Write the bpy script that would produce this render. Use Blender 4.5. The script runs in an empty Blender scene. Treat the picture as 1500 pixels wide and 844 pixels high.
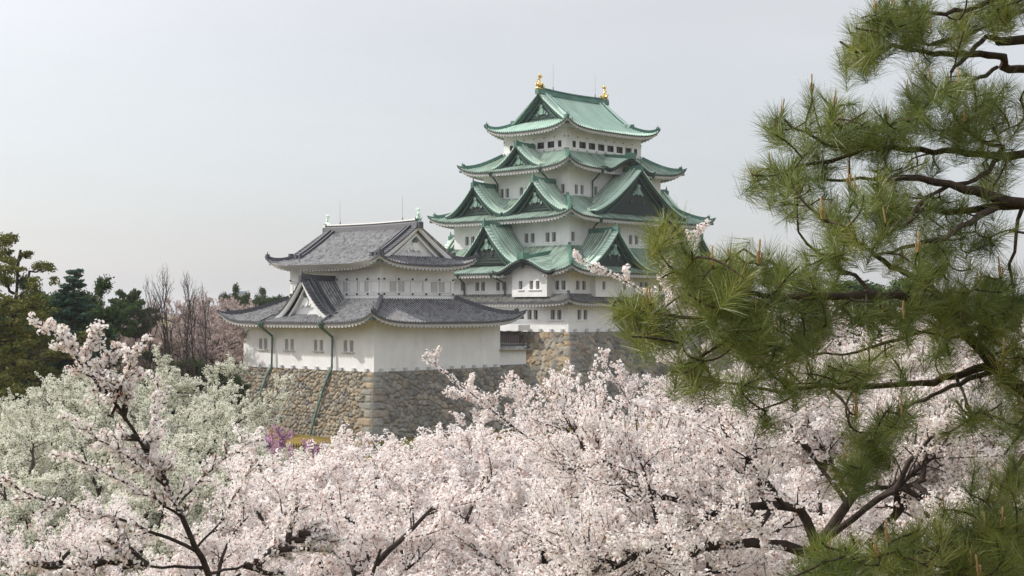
import bpy, math, random
import numpy as np
from mathutils import Vector, Matrix

scene = bpy.context.scene
R = math.radians
# ------------------------------------------------------------------ camera
cam_d = bpy.data.cameras.new('camera')
cam_d.sensor_width = 36.0
cam_d.lens = 49.2
cam_d.clip_start = 0.1
cam_d.clip_end = 9000
cam = bpy.data.objects.new('camera', cam_d)
scene.collection.objects.link(cam)
cam.location = (0, 0, 0)
cam.rotation_euler = (R(90 + 0.92), 0, 0)
scene.camera = cam
# ------------------------------------------------------------------ sky and sun
SUN_TO = Vector((-4.84, 1.29, 3.9)).normalized()
world = bpy.data.worlds.new('World')
scene.world = world
world.use_nodes = True
nt = world.node_tree
nt.nodes.clear()
wo = nt.nodes.new('ShaderNodeOutputWorld')
sky = nt.nodes.new('ShaderNodeTexSky')
sky.sky_type = 'NISHITA'
sky.sun_disc = False
sky.sun_elevation = R(38)
sky.sun_rotation = math.atan2(SUN_TO.x, SUN_TO.y)
sky.air_density = 1.0
sky.dust_density = 2.0
sky.ozone_density = 1.0
bg = nt.nodes.new('ShaderNodeBackground')
bg.inputs['Strength'].default_value = 0.05
nt.links.new(sky.outputs[0], bg.inputs['Color'])
# thin even spring overcast in front of the clear sky
tc = nt.nodes.new('ShaderNodeTexCoord')
sep = nt.nodes.new('ShaderNodeSeparateXYZ')
nt.links.new(tc.outputs['Generated'], sep.inputs[0])
rmp = nt.nodes.new('ShaderNodeValToRGB')
cr = rmp.color_ramp
cr.elements[0].position = 0.0
cr.elements[0].color = (0.436, 0.446, 0.488, 1)
cr.elements[1].position = 1.0
cr.elements[1].color = (0.98, 0.98, 0.99, 1)
e = cr.elements.new(0.10); e.color = (0.486, 0.484, 0.500, 1)
e = cr.elements.new(0.22); e.color = (0.572, 0.548, 0.524, 1)
e = cr.elements.new(0.5); e.color = (0.86, 0.86, 0.87, 1)
nt.links.new(sep.outputs['Z'], rmp.inputs[0])
mpn = nt.nodes.new('ShaderNodeMapping')
mpn.inputs['Scale'].default_value = (1.4, 1.4, 6.0)
mpn.inputs['Rotation'].default_value = (0.0, R(12), 0.0)
nt.links.new(tc.outputs['Generated'], mpn.inputs[0])
nz = nt.nodes.new('ShaderNodeTexNoise')
nz.inputs['Scale'].default_value = 2.2
nz.inputs['Detail'].default_value = 5
nz.inputs['Roughness'].default_value = 0.55
nt.links.new(mpn.outputs[0], nz.inputs['Vector'])
mr = nt.nodes.new('ShaderNodeMapRange')
mr.inputs['From Min'].default_value = 0.3
mr.inputs['From Max'].default_value = 0.7
mr.inputs['To Min'].default_value = 0.95
mr.inputs['To Max'].default_value = 1.05
nt.links.new(nz.outputs['Fac'], mr.inputs['Value'])
mulc = nt.nodes.new('ShaderNodeVectorMath'); mulc.operation = 'SCALE'
nt.links.new(rmp.outputs['Color'], mulc.inputs[0])
nt.links.new(mr.outputs[0], mulc.inputs['Scale'])
# brightening of the veil around the hidden sun
dot = nt.nodes.new('ShaderNodeVectorMath'); dot.operation = 'DOT_PRODUCT'
nt.links.new(tc.outputs['Generated'], dot.inputs[0])
dot.inputs[1].default_value = SUN_TO
gl = nt.nodes.new('ShaderNodeMapRange')
gl.inputs['From Min'].default_value = 0.15
gl.inputs['From Max'].default_value = 1.0
gl.inputs['To Min'].default_value = 0.0
gl.inputs['To Max'].default_value = 1.0
nt.links.new(dot.outputs['Value'], gl.inputs['Value'])
pw = nt.nodes.new('ShaderNodeMath'); pw.operation = 'POWER'
pw.inputs[1].default_value = 2.2
nt.links.new(gl.outputs[0], pw.inputs[0])
gls = nt.nodes.new('ShaderNodeMath'); gls.operation = 'MULTIPLY'
gls.inputs[1].default_value = 0.5
nt.links.new(pw.outputs[0], gls.inputs[0])
cmb = nt.nodes.new('ShaderNodeCombineXYZ')
for k in range(3):
    nt.links.new(gls.outputs[0], cmb.inputs[k])
addv = nt.nodes.new('ShaderNodeVectorMath'); addv.operation = 'ADD'
nt.links.new(mulc.outputs[0], addv.inputs[0])
nt.links.new(cmb.outputs[0], addv.inputs[1])
bg2 = nt.nodes.new('ShaderNodeBackground')
bg2.inputs['Strength'].default_value = 1.0
nt.links.new(addv.outputs[0], bg2.inputs['Color'])
adds = nt.nodes.new('ShaderNodeAddShader')
nt.links.new(bg.outputs[0], adds.inputs[0])
nt.links.new(bg2.outputs[0], adds.inputs[1])
nt.links.new(adds.outputs[0], wo.inputs['Surface'])

sun_d = bpy.data.lights.new('sun', 'SUN')
sun_d.energy = 4.3
sun_d.angle = R(1.2)
sun_d.color = (1.0, 0.945, 0.865)
sun = bpy.data.objects.new('sun', sun_d)
scene.collection.objects.link(sun)
sun.rotation_euler = (-SUN_TO).to_track_quat('-Z', 'Y').to_euler()
vs = scene.view_settings
vs.view_transform = 'Standard'
vs.look = 'None'
vs.exposure = 0.05
vs.gamma = 1.0
vs.use_curve_mapping = False
cy = scene.cycles
cy.max_bounces = 7
cy.diffuse_bounces = 4
cy.glossy_bounces = 2
cy.transmission_bounces = 3
cy.transparent_max_bounces = 6
cy.volume_bounces = 0
cy.caustics_reflective = False
cy.caustics_refractive = False
cy.use_denoising = True
cy.denoiser = 'OPENIMAGEDENOISE'
cy.denoising_input_passes = 'RGB_ALBEDO_NORMAL'
cy.denoising_prefilter = 'NONE'

# ------------------------------------------------------------------ helpers
def link(o, parent=None):
    scene.collection.objects.link(o)
    if parent is not None:
        o.parent = parent
    return o

def tag(o, label=None, cat=None, group=None, kind=None):
    if label: o['label'] = label
    if cat: o['category'] = cat
    if group: o['group'] = group
    if kind: o['kind'] = kind
    return o

def empty(name, loc=(0, 0, 0), rz=0.0):
    o = bpy.data.objects.new(name, None)
    o.empty_display_size = 0.5
    o.location = loc
    o.rotation_euler = (0, 0, rz)
    return link(o)

class MB:
    """collects faces and links them as one mesh object"""
    def __init__(self):
        self.v = []; self.f = []; self.m = []; self.uv = {}
    def add(self, pts):
        i = len(self.v); self.v.extend(pts); return i
    def face(self, pts, m=0, uv=None):
        i = self.add(pts)
        if uv: self.uv[len(self.f)] = uv
        self.f.append(tuple(range(i, i + len(pts)))); self.m.append(m)
    def grid(self, P, m=0, UV=None):
        """P: rows of points (list of lists)"""
        idx = [[0] * len(r) for r in P]
        for a, r in enumerate(P):
            for b, p in enumerate(r):
                idx[a][b] = len(self.v); self.v.append(tuple(p))
        for a in range(len(P) - 1):
            for b in range(len(P[a]) - 1):
                if UV:
                    self.uv[len(self.f)] = (UV[a][b], UV[a + 1][b], UV[a + 1][b + 1], UV[a][b + 1])
                self.f.append((idx[a][b], idx[a + 1][b], idx[a + 1][b + 1], idx[a][b + 1]))
                self.m.append(m)
    def box(self, c, s, m=0, M=None):
        x, y, z = s[0] / 2, s[1] / 2, s[2] / 2
        p = [(sx * x, sy * y, sz * z) for sx in (-1, 1) for sy in (-1, 1) for sz in (-1, 1)]
        if M is not None:
            p = [tuple(M @ Vector(q)) for q in p]
        p = [(q[0] + c[0], q[1] + c[1], q[2] + c[2]) for q in p]
        i = self.add(p)
        for f in ((0, 1, 3, 2), (4, 6, 7, 5), (0, 4, 5, 1), (2, 3, 7, 6), (0, 2, 6, 4), (1, 5, 7, 3)):
            self.f.append(tuple(i + k for k in f)); self.m.append(m)
    def bar(self, pts, w, h, m=0, up=(0, 0, 1), taper=None):
        """upright box section swept along a polyline; h rises above the line"""
        n = len(pts); rings = []
        for k in range(n):
            a = Vector(pts[max(0, k - 1)]); b = Vector(pts[min(n - 1, k + 1)])
            t = (b - a).normalized()
            s = t.cross(Vector(up))
            if s.length < 1e-5: s = Vector((1, 0, 0))
            s.normalize(); u = s.cross(t).normalized()
            q = taper[k] if taper else 1.0
            p = Vector(pts[k])
            rings.append([p - s * w / 2 * q, p + s * w / 2 * q, p + s * w / 2 * q * .8 + u * h * q, p - s * w / 2 * q * .8 + u * h * q])
        i0 = len(self.v)
        for r in rings: self.v.extend(tuple(x) for x in r)
        for k in range(n - 1):
            for j in range(4):
                a = i0 + k * 4 + j; b = i0 + k * 4 + (j + 1) % 4
                self.f.append((a, b, b + 4, a + 4)); self.m.append(m)
        self.f.append((i0, i0 + 3, i0 + 2, i0 + 1)); self.m.append(m)
        e = i0 + (n - 1) * 4
        self.f.append((e, e + 1, e + 2, e + 3)); self.m.append(m)
    def tube(self, pts, rad, n=6, m=0, sq=1.0):
        k = len(pts); i0 = len(self.v)
        for j in range(k):
            a = Vector(pts[max(0, j - 1)]); b = Vector(pts[min(k - 1, j + 1)])
            t = (b - a).normalized()
            s = t.cross(Vector((0, 0, 1)))
            if s.length < 1e-3: s = Vector((1, 0, 0))
            s.normalize(); u = s.cross(t)
            r = rad[j] if isinstance(rad, (list, tuple)) else rad
            for q in range(n):
                an = 2 * math.pi * q / n
                self.v.append(tuple(Vector(pts[j]) + s * math.cos(an) * r * sq + u * math.sin(an) * r))
        for j in range(k - 1):
            for q in range(n):
                a = i0 + j * n + q; b = i0 + j * n + (q + 1) % n
                self.f.append((a, b, b + n, a + n)); self.m.append(m)
        self.f.append(tuple(i0 + q for q in range(n))[::-1]); self.m.append(m)
        self.f.append(tuple(i0 + (k - 1) * n + q for q in range(n))); self.m.append(m)
    def mesh(self, name, mats):
        me = bpy.data.meshes.new(name)
        me.from_pydata(self.v, [], self.f)
        for mt in (mats if isinstance(mats, (list, tuple)) else [mats]):
            me.materials.append(mt)
        me.polygons.foreach_set('material_index', self.m)
        if self.uv:
            ul = me.uv_layers.new(name='UVMap')
            for fi, uvs in self.uv.items():
                st = me.polygons[fi].loop_start
                for k, q in enumerate(uvs):
                    ul.data[st + k].uv = q
        me.update()
        return me
    def build(self, name, mats, parent=None):
        return link(bpy.data.objects.new(name, self.mesh(name, mats)), parent)

def mesh_np(name, V, Fq, mats, attrs=None, smooth=False):
    """V (n,3), Fq (m,k) faces of one size; attrs name -> (domain, array) scalars or colours"""
    me = bpy.data.meshes.new(name)
    k = Fq.shape[1]; m = Fq.shape[0]
    me.vertices.add(len(V)); me.vertices.foreach_set('co', np.ascontiguousarray(V, dtype=np.float32).ravel())
    me.loops.add(m * k); me.loops.foreach_set('vertex_index', np.ascontiguousarray(Fq, dtype=np.int32).ravel())
    me.polygons.add(m)
    me.polygons.foreach_set('loop_start', np.arange(0, m * k, k, dtype=np.int32))
    if smooth:
        me.polygons.foreach_set('use_smooth', np.ones(m, dtype=bool))
    for mt in (mats if isinstance(mats, (list, tuple)) else [mats]):
        me.materials.append(mt)
    if attrs:
        for an, (dom, arr) in attrs.items():
            arr = np.asarray(arr, dtype=np.float32)
            if arr.ndim == 1:
                at = me.attributes.new(an, 'FLOAT', dom); at.data.foreach_set('value', arr)
            else:
                at = me.attributes.new(an, 'FLOAT_COLOR', dom)
                c4 = np.ones((len(arr), 4), dtype=np.float32); c4[:, :3] = arr
                at.data.foreach_set('color', c4.ravel())
    me.update(calc_edges=True)
    return me

# ------------------------------------------------------------------ materials
class N:
    def __init__(self, name, rough=0.8, spec=0.3):
        self.mt = bpy.data.materials.new(name); self.mt.use_nodes = True
        self.t = self.mt.node_tree
        self.b = self.t.nodes['Principled BSDF']
        self.b.inputs['Roughness'].default_value = rough
        self.b.inputs['Specular IOR Level'].default_value = spec
    def new(self, ty, **kw):
        n = self.t.nodes.new(ty)
        for k, v in kw.items():
            if k in n.inputs: n.inputs[k].default_value = v
            else: setattr(n, k, v)
        return n
    def li(self, a, b): self.t.links.new(a, b)
    def coord(self, kind='Object', scale=(1, 1, 1)):
        c = self.new('ShaderNodeTexCoord'); mp = self.new('ShaderNodeMapping')
        mp.inputs['Scale'].default_value = scale
        self.li(c.outputs[kind], mp.inputs[0]); return mp.outputs[0]
    def noise(self, scale, vec=None, detail=4, rough=0.55):
        n = self.new('ShaderNodeTexNoise', Scale=scale, Detail=detail, Roughness=rough)
        if vec is not None: self.li(vec, n.inputs['Vector'])
        return n.outputs['Fac']
    def ramp(self, fac, stops):
        r = self.new('ShaderNodeValToRGB'); c = r.color_ramp
        c.elements[0].position, c.elements[0].color = stops[0][0], (*stops[0][1], 1)
        c.elements[1].position, c.elements[1].color = stops[-1][0], (*stops[-1][1], 1)
        for p, q in stops[1:-1]:
            e = c.elements.new(p); e.color = (*q, 1)
        self.li(fac, r.inputs[0]); return r.outputs[0]
    def mul(self, a, b, fac=1.0, mode='MULTIPLY'):
        m = self.new('ShaderNodeMix', data_type='RGBA', blend_type=mode)
        m.inputs[0].default_value = fac
        for s, q in ((6, a), (7, b)):
            if isinstance(q, tuple): m.inputs[s].default_value = (*q, 1)
            else: self.li(q, m.inputs[s])
        return m.outputs[2]
    def mix(self, f, a, b):
        m = self.new('ShaderNodeMix', data_type='RGBA')
        self.li(f, m.inputs[0])
        for s, q in ((6, a), (7, b)):
            if isinstance(q, tuple): m.inputs[s].default_value = (*q, 1)
            else: self.li(q, m.inputs[s])
        return m.outputs[2]
    def base(self, c):
        if isinstance(c, tuple): self.b.inputs['Base Color'].default_value = (*c, 1)
        else: self.li(c, self.b.inputs['Base Color'])
    def bump(self, h, strength=0.4, dist=0.05):
        b = self.new('ShaderNodeBump', Strength=strength, Distance=dist)
        self.li(h, b.inputs['Height']); self.li(b.outputs[0], self.b.inputs['Normal'])

def m_plaster(name, col, dirt=0.14):
    n = N(name, 0.85, 0.2)
    a = n.noise(0.35, n.coord(), 5)
    s = n.noise(1.0, n.coord('Object', (1.1, 1.1, 0.2)), 6, 0.7)
    c = n.ramp(a, [(0.3, tuple(x * (1 - dirt) for x in col)), (0.65, col)])
    st = n.ramp(s, [(0.28, (0.76, 0.75, 0.72)), (0.50, (1, 1, 1))])
    n.base(n.mul(c, st, 0.4))
    return n.mt

def m_copper(name, stops, rough=0.62):
    n = N(name, rough, 0.35)
    u = n.coord('UV', (1.6, 0.16, 1))
    a = n.noise(1.0, u, 6, 0.65)
    b = n.noise(0.3, n.coord(), 4)
    m = n.new('ShaderNodeMath', operation='MULTIPLY_ADD'); n.li(a, m.inputs[0]); m.inputs[1].default_value = 0.6
    k = n.new('ShaderNodeMath', operation='MULTIPLY'); n.li(b, k.inputs[0]); k.inputs[1].default_value = 0.4
    n.li(k.outputs[0], m.inputs[2])
    n.base(n.ramp(m.outputs[0], stops)); n.bump(n.noise(6, n.coord(), 3), 0.15, 0.03)
    return n.mt

def m_tile(name, lo, hi, period=0.40, course=0.32):
    n = N(name, 0.48, 0.5)
    sp = n.new('ShaderNodeTexCoord')
    se = n.new('ShaderNodeSeparateXYZ'); n.li(sp.outputs['UV'], se.inputs[0])
    cb = n.new('ShaderNodeCombineXYZ')
    for ax, p in ((0, period), (1, course)):
        d = n.new('ShaderNodeMath', operation='DIVIDE'); n.li(se.outputs[ax], d.inputs[0]); d.inputs[1].default_value = p
        f = n.new('ShaderNodeMath', operation='FLOOR'); n.li(d.outputs[0], f.inputs[0])
        n.li(f.outputs[0], cb.inputs[ax])
    wn = n.new('ShaderNodeTexWhiteNoise', noise_dimensions='2D'); n.li(cb.outputs[0], wn.inputs['Vector'])
    big = n.noise(0.9, n.coord('UV', (1, 0.6, 1)), 6, 0.7)
    c = n.ramp(wn.outputs['Value'], [(0.0, lo), (0.25, tuple((a + b) / 2 for a, b in zip(lo, hi))), (1.0, hi)])
    g = n.ramp(big, [(0.35, (0.62, 0.62, 0.64)), (0.6, (1, 1, 1))])
    n.base(n.mul(c, g, 0.8))
    return n.mt

def m_plain(name, col, rough=0.7, spec=0.3, var=0.2, scale=3.0, metal=0.0):
    n = N(name, rough, spec)
    n.b.inputs['Metallic'].default_value = metal
    n.base(n.ramp(n.noise(scale, n.coord(), 4), [(0.3, tuple(x * (1 - var) for x in col)), (0.7, tuple(min(1, x * (1 + var)) for x in col))]))
    return n.mt

M = {}
M['plaster'] = m_plaster('white_plaster', (0.82, 0.822, 0.82))
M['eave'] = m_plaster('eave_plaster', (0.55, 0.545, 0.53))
M['mint'] = m_copper('pale_copper_patina', [(0.34, (0.36, 0.50, 0.42)), (0.46, (0.51, 0.675, 0.58)), (0.60, (0.60, 0.745, 0.66))])
M['mint2'] = m_copper('streaked_copper_patina', [(0.36, (0.13, 0.155, 0.11)), (0.44, (0.27, 0.345, 0.275)), (0.52, (0.41, 0.53, 0.445)), (0.64, (0.53, 0.66, 0.575))])
M['ridge'] = m_copper('ridge_copper', [(0.30, (0.03, 0.085, 0.07)), (0.5, (0.065, 0.16, 0.125)), (0.68, (0.20, 0.36, 0.29))])
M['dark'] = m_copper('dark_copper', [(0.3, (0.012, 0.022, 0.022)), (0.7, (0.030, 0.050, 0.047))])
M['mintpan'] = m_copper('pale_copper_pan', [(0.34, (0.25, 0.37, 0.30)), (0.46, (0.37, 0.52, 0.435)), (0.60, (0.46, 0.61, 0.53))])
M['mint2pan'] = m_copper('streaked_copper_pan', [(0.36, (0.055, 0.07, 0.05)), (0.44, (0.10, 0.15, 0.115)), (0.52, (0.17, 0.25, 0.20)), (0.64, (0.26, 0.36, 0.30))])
M['barge'] = m_copper('bargeboard_copper', [(0.3, (0.016, 0.042, 0.036)), (0.55, (0.035, 0.085, 0.07)), (0.7, (0.10, 0.20, 0.165))])
M['carve'] = m_plain('carved_copper', (0.20, 0.31, 0.26), 0.6, 0.3, 0.3, 2.0)
M['tile'] = m_tile('grey_roof_tile', (0.13, 0.13, 0.132), (0.40, 0.395, 0.39))
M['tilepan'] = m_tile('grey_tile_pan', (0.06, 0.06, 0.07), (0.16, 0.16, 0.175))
M['tiledark'] = m_plain('dark_tile', (0.055, 0.057, 0.068), 0.45, 0.5, 0.3)
M['tileold'] = m_tile('weathered_tile', (0.13, 0.13, 0.115), (0.36, 0.36, 0.32))
M['gold'] = m_plain('gold_leaf', (0.83, 0.58, 0.20), 0.28, 0.5, 0.12, 6, 1.0)
M['slot'] = m_plain('window_dark', (0.028, 0.026, 0.03), 0.35, 0.5)
M['glass'] = m_plain('dark_glass', (0.035, 0.03, 0.032), 0.15, 0.6)
M['frame'] = m_plain('dark_wood_frame', (0.035, 0.03, 0.028), 0.6)
M['pipe'] = m_plain('dark_green_pipe', (0.035, 0.075, 0.062), 0.5, 0.4, 0.3)
M['pipe2'] = m_plain('green_pipe', (0.085, 0.155, 0.125), 0.5, 0.4, 0.5, 1.2)
M['rod'] = m_plain('grey_metal', (0.25, 0.25, 0.26), 0.4)
M['shutter'] = m_plain('grey_shutter', (0.50, 0.49, 0.48), 0.8, .3, .05)
M['gate'] = m_plain('brown_gate', (0.045, 0.032, 0.03), 0.7)

# ------------------------------------------------------------------ castle building blocks
FR = {'S': lambda a, d, z: (a, -d, z), 'E': lambda a, d, z: (d, a, z),
      'N': lambda a, d, z: (-a, d, z), 'W': lambda a, d, z: (-d, -a, z)}
FROT = {'S': 0.0, 'E': R(90), 'N': R(180), 'W': R(-90)}

def columns(a0, a1, period, h):
    """rib pattern along the eave: (position, height)"""
    out = []
    n = max(1, int(round((a1 - a0) / period))); p = (a1 - a0) / n
    for k in range(n):
        b = a0 + k * p
        out += [(b, 0.0), (b + .48 * p, 0.0), (b + .58 * p, h), (b + .86 * p, h)]
    out.append((a1, 0.0))
    return out

def roof_sheet(mb, face, La, t0f, dfun, Z, period, h, rows, t1f=None, m=0, lip=0.16, mlip=1, mpan=2):
    """tiled sheet whose rows run down the slope; t from t0f(a) to t1f(a)"""
    fr = FR[face]; P = []; UV = []; L = []
    for a, hh in columns(-La, La, period, h):
        t0 = t0f(a); t1 = 1.0 if t1f is None else t1f(a)
        col = []; uvc = []
        for r in range(rows + 1):
            t = t0 + (t1 - t0) * r / rows
            z = Z(a, t) + hh
            col.append(fr(a, dfun(t), z)); uvc.append((a + La, dfun(t) * 1.15))
        P.append(col); UV.append(uvc)
        q = col[-1]
        L.append([q, (q[0], q[1], q[2] - hh - lip)])
    f0 = len(mb.f)
    mb.grid(P, m, UV)
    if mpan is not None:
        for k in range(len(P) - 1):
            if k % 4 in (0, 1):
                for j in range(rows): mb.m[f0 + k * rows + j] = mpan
    mb.grid(L, mlip)

def eave_trim(mb, face, La, do, dw, Lw, Zed, zin, drop=0.46, cuts=(), teeth=0.62, m=0):
    """plaster fascia with rafter ends, and the soffit back to the wall"""
    fr = FR[face]
    n = int(2 * La / (teeth / 2)); A = []; S = []
    for k in range(n + 1):
        a = -La + 2 * La * k / n
        if any(c0 < a < c1 for c0, c1 in cuts):
            if A: mb.grid(A, m); mb.grid(S, m)
            A = []; S = []; continue
        zt = Zed(a) - .13; zb = Zed(a) - drop
        A.append([fr(a * (1 - .12 / La), do - .12, zt), fr(a * (1 - .16 / La), do - .16, zb)])
        S.append([fr(a * (1 - .16 / La), do - .16, zb), fr(a * (Lw / La), dw, zin)])
        if k % 2 == 0:
            c = fr(a * (1 - .45 / La), do - .45, zb - .07)
            sz = (teeth * .46, .62, .2) if face in 'SN' else (.62, teeth * .46, .2)
            mb.box(c, sz, m)
    if A: mb.grid(A, m); mb.grid(S, m)

def skirt(parent, hi, zi, ho, ze, lift, hw, zin, mats, names=('roof', 'eave', 'hip_ridge'), p=1.3, k=1.9, period=0.42, rib=0.13, cuts={}, drop=0.46, faces='SENW', oni=True, rw=.5):
    """hipped skirt roof between an inner and an outer rectangle"""
    rb = MB(); eb = MB(); hb = MB()
    D = (ho[0] - hi[0] + ho[1] - hi[1]) / 2
    def prof(t): return ze + (zi - ze) * max(0.0, 1 - t) ** p
    def Zc(t, c): return prof(t) + lift * math.exp(-max(0, c) / k) * t
    dims = {'S': (hi[0], ho[0], hi[1], ho[1]), 'N': (hi[0], ho[0], hi[1], ho[1]), 'E': (hi[1], ho[1], hi[0], ho[0]), 'W': (hi[1], ho[1], hi[0], ho[0])}
    for f in faces:
        Li, Lo, di, do = dims[f]
        cdist = lambda a: (Lo - abs(a)) / (Lo - Li) * D
        Z = lambda a, t: Zc(t, cdist(a))
        fc = cuts.get(f, ())
        def t1f(a):
            for c0, c1, tm in fc:
                if c0 < a < c1: return tm
            return 1.0
        roof_sheet(rb, f, Lo, lambda a: min(.999, max(0.0, (abs(a) - Li) / (Lo - Li))), lambda t: di + t * (do - di), Z, period, rib, 10, t1f)
        Lw, dw = (hw[0], hw[1]) if f in 'SN' else (hw[1], hw[0])
        eave_trim(eb, f, Lo, do, dw, Lw, lambda a: Z(a, 1.0), zin, drop, [(c0, c1) for c0, c1, tm in fc])
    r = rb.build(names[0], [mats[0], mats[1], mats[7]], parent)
    for sx in (-1, 1):
        for sy in (-1, 1):
            pts = []
            for j in range(15):
                t = j / 14 * 1.02
                pts.append((sx * (hi[0] + t * (ho[0] - hi[0])), sy * (hi[1] + t * (ho[1] - hi[1])), Zc(min(t, 1.0), (1 - min(t, 1)) * D) + (0.12 if j == 14 else 0)))
            hb.bar([(q[0], q[1], q[2] - .05) for q in pts[:-2]], rw, .55)
            hb.bar([(q[0], q[1], q[2] - .02) for q in pts[-4:]], rw * .7, .26, taper=[1, 1, 1, .5])
            if oni:
                q = pts[-3]
                hb.box((q[0], q[1], q[2] + .36), (rw * .8, rw * .8, .6))
                hb.tube([(q[0], q[1], q[2] + .55), (q[0] + sx * .1, q[1] + sy * .1, q[2] + .95)], [.11, .03], 5)
            # dark bracket under the corner
            q = pts[-1]
            hb.box((q[0] - sx * .55, q[1] - sy * .55, Zc(1, 0) - .75), (.5, .5, .4), 1)
            hb.build(names[2], [mats[2], M['pipe']], r); hb = MB()
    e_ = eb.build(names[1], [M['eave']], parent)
    return r, Zc

def gable_front(parent, face, c, g, hw, zf_fun, zbase, mats, white=False, inset=0.45, over=0.5, slots=True, lattice=True):
    """pediment, bargeboards and the cross-laid verge tiles of a triangular gable"""
    fr = FR[face]
    n = 16
    # verge tiles
    for sd in (-1, 1):
        vb = MB()
        m = int(hw * 2.6)
        for k in range(m):
            s0 = (k + .1) / m; s1 = (k + .72) / m
            a0 = c + sd * hw * s0; a1 = c + sd * hw * s1
            z0 = zf_fun(s0) + .1; z1 = zf_fun(s1) + .1
            P = []
            for (a, z) in ((a0, z0), (a1, z1)):
                P.append((fr(a, g + over, z - .1), fr(a, g + over, z + .14), fr(a, g - .35, z + .14), fr(a, g - .35, z - .1)))
            for j in range(3):
                vb.face([P[0][j], P[0][j + 1], P[1][j + 1], P[1][j]])
            vb.face(list(P[0])); vb.face(list(P[1])[::-1])
        for s_ in range(12):
            sa, sb_ = s_ / 12, (s_ + 1) / 12
            a0 = c + sd * hw * sa; a1 = c + sd * hw * sb_
            vb.face([fr(a0, g + over - .04, zf_fun(sa) + .1), fr(a1, g + over - .04, zf_fun(sb_) + .1), fr(a1, g - .34, zf_fun(sb_) + .15), fr(a0, g - .34, zf_fun(sa) + .15)], 2)
        # two heavy ribs running down behind the verge
        for off, rr in ((.75, .2), (1.5, .16)):
            pts = [fr(c + sd * hw * s, g - off, zf_fun(s) + .02) for s in [q / 12 * .97 for q in range(13)]]
            vb.bar(pts, rr * 2, rr * 2.0, 1)
            q = pts[-1]; vb.box((q[0], q[1], q[2] + .22), (.42, .42, .55), 1)
        vb.build('verge', [mats[3], mats[1] if white else mats[0], mats[1]], parent)
    for sd in (-1, 1):
        bb = MB(); A = []; B = []
        for k in range(n + 1):
            s = k / n; a = c + sd * hw * s; z = zf_fun(s)
            dp = .46 + .22 * s
            A.append([fr(a, g + over - .06, z - .02), fr(a, g + over - .06, z - dp * .4), fr(a, g + over - .16, z - dp), fr(a, g + over - .4, z - dp), fr(a, g + over - .4, z - .02)])
        bb.grid(A)
        # inner moulding
        for k in range(n + 1):
            s = k / n * .93; a = c + sd * hw * s * .93; z = zf_fun(min(1, s)) - .95
            B.append([fr(a, g - .05, z + .1), fr(a, g - .05, z - .22), fr(a, g - inset, z - .22)])
        bb.grid(B)
        bb.build('bargeboard', [mats[4]], parent)
    pb = MB(); P = []
    for k in range(2 * n + 1):
        u = -1 + k / n
        a = c + u * hw * .985
        P.append([fr(a, g - inset, min(zbase, zf_fun(min(1, abs(u))) - .2)), fr(a, g - inset, zf_fun(min(1, abs(u))) - .25)])
    pb.grid(P, 0)
    zt = zf_fun(0) - .6; H = zt - zbase
    if lattice and not white:
        z = zbase + .25
        while z < zt - 1.0:
            s = 0.0
            for q in range(60):
                if zf_fun(q / 60) - .9 < z: break
                s = q / 60
            if s > .1:
                w = 2 * hw * s * .92
                cc = fr(c, g - inset + .05, z)
                pb.box(cc, (w, .1, .09) if face in 'SN' else (.1, w, .09), 4)
            z += .42
        for k in range(-3, 4):
            a = c + k * hw * .17
            if abs(k) in (1,) and slots:
                pass
    # hanging fish ornament and carved cloud below the apex
    def disc(a, z, r, d, m, q=8, sq=1.0):
        ring = [(a + r * math.cos(2 * math.pi * j / q), z + sq * r * math.sin(2 * math.pi * j / q)) for j in range(q)]
        pb.face([fr(x, g - inset + d, y) for x, y in ring], m)
        for j in range(q):
            x0, y0 = ring[j]; x1, y1 = ring[(j + 1) % q]
            pb.face([fr(x0, g - inset + d, y0), fr(x0, g - inset, y0), fr(x1, g - inset, y1), fr(x1, g - inset + d, y1)], m)
    zo = zt - .24 * H - .35
    r0 = min(.5, .085 * hw + .05)
    disc(c, zo, r0 * .62, .42, 2 if white else 1, 6)
    disc(c, zo - r0 * 1.5, r0 * .95, .34, 1, 8, 1.25)
    for sd in (-1, 1):
        disc(c + sd * r0 * 1.15, zo - r0 * 1.9, r0 * .6, .26, 1, 7)
        disc(c + sd * r0 * 2.1, zo - r0 * 2.5, r0 * .45, .2, 1, 7)
        if not white:
            disc(c + sd * hw * .13, zbase + .32 * H, r0 * .75, .12, 3, 4, 1.2)
    pb.build('pediment', [mats[5], M['carve'] if not white else M['plaster'], M['pipe2'], M['slot'], M['dark']], parent)

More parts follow.
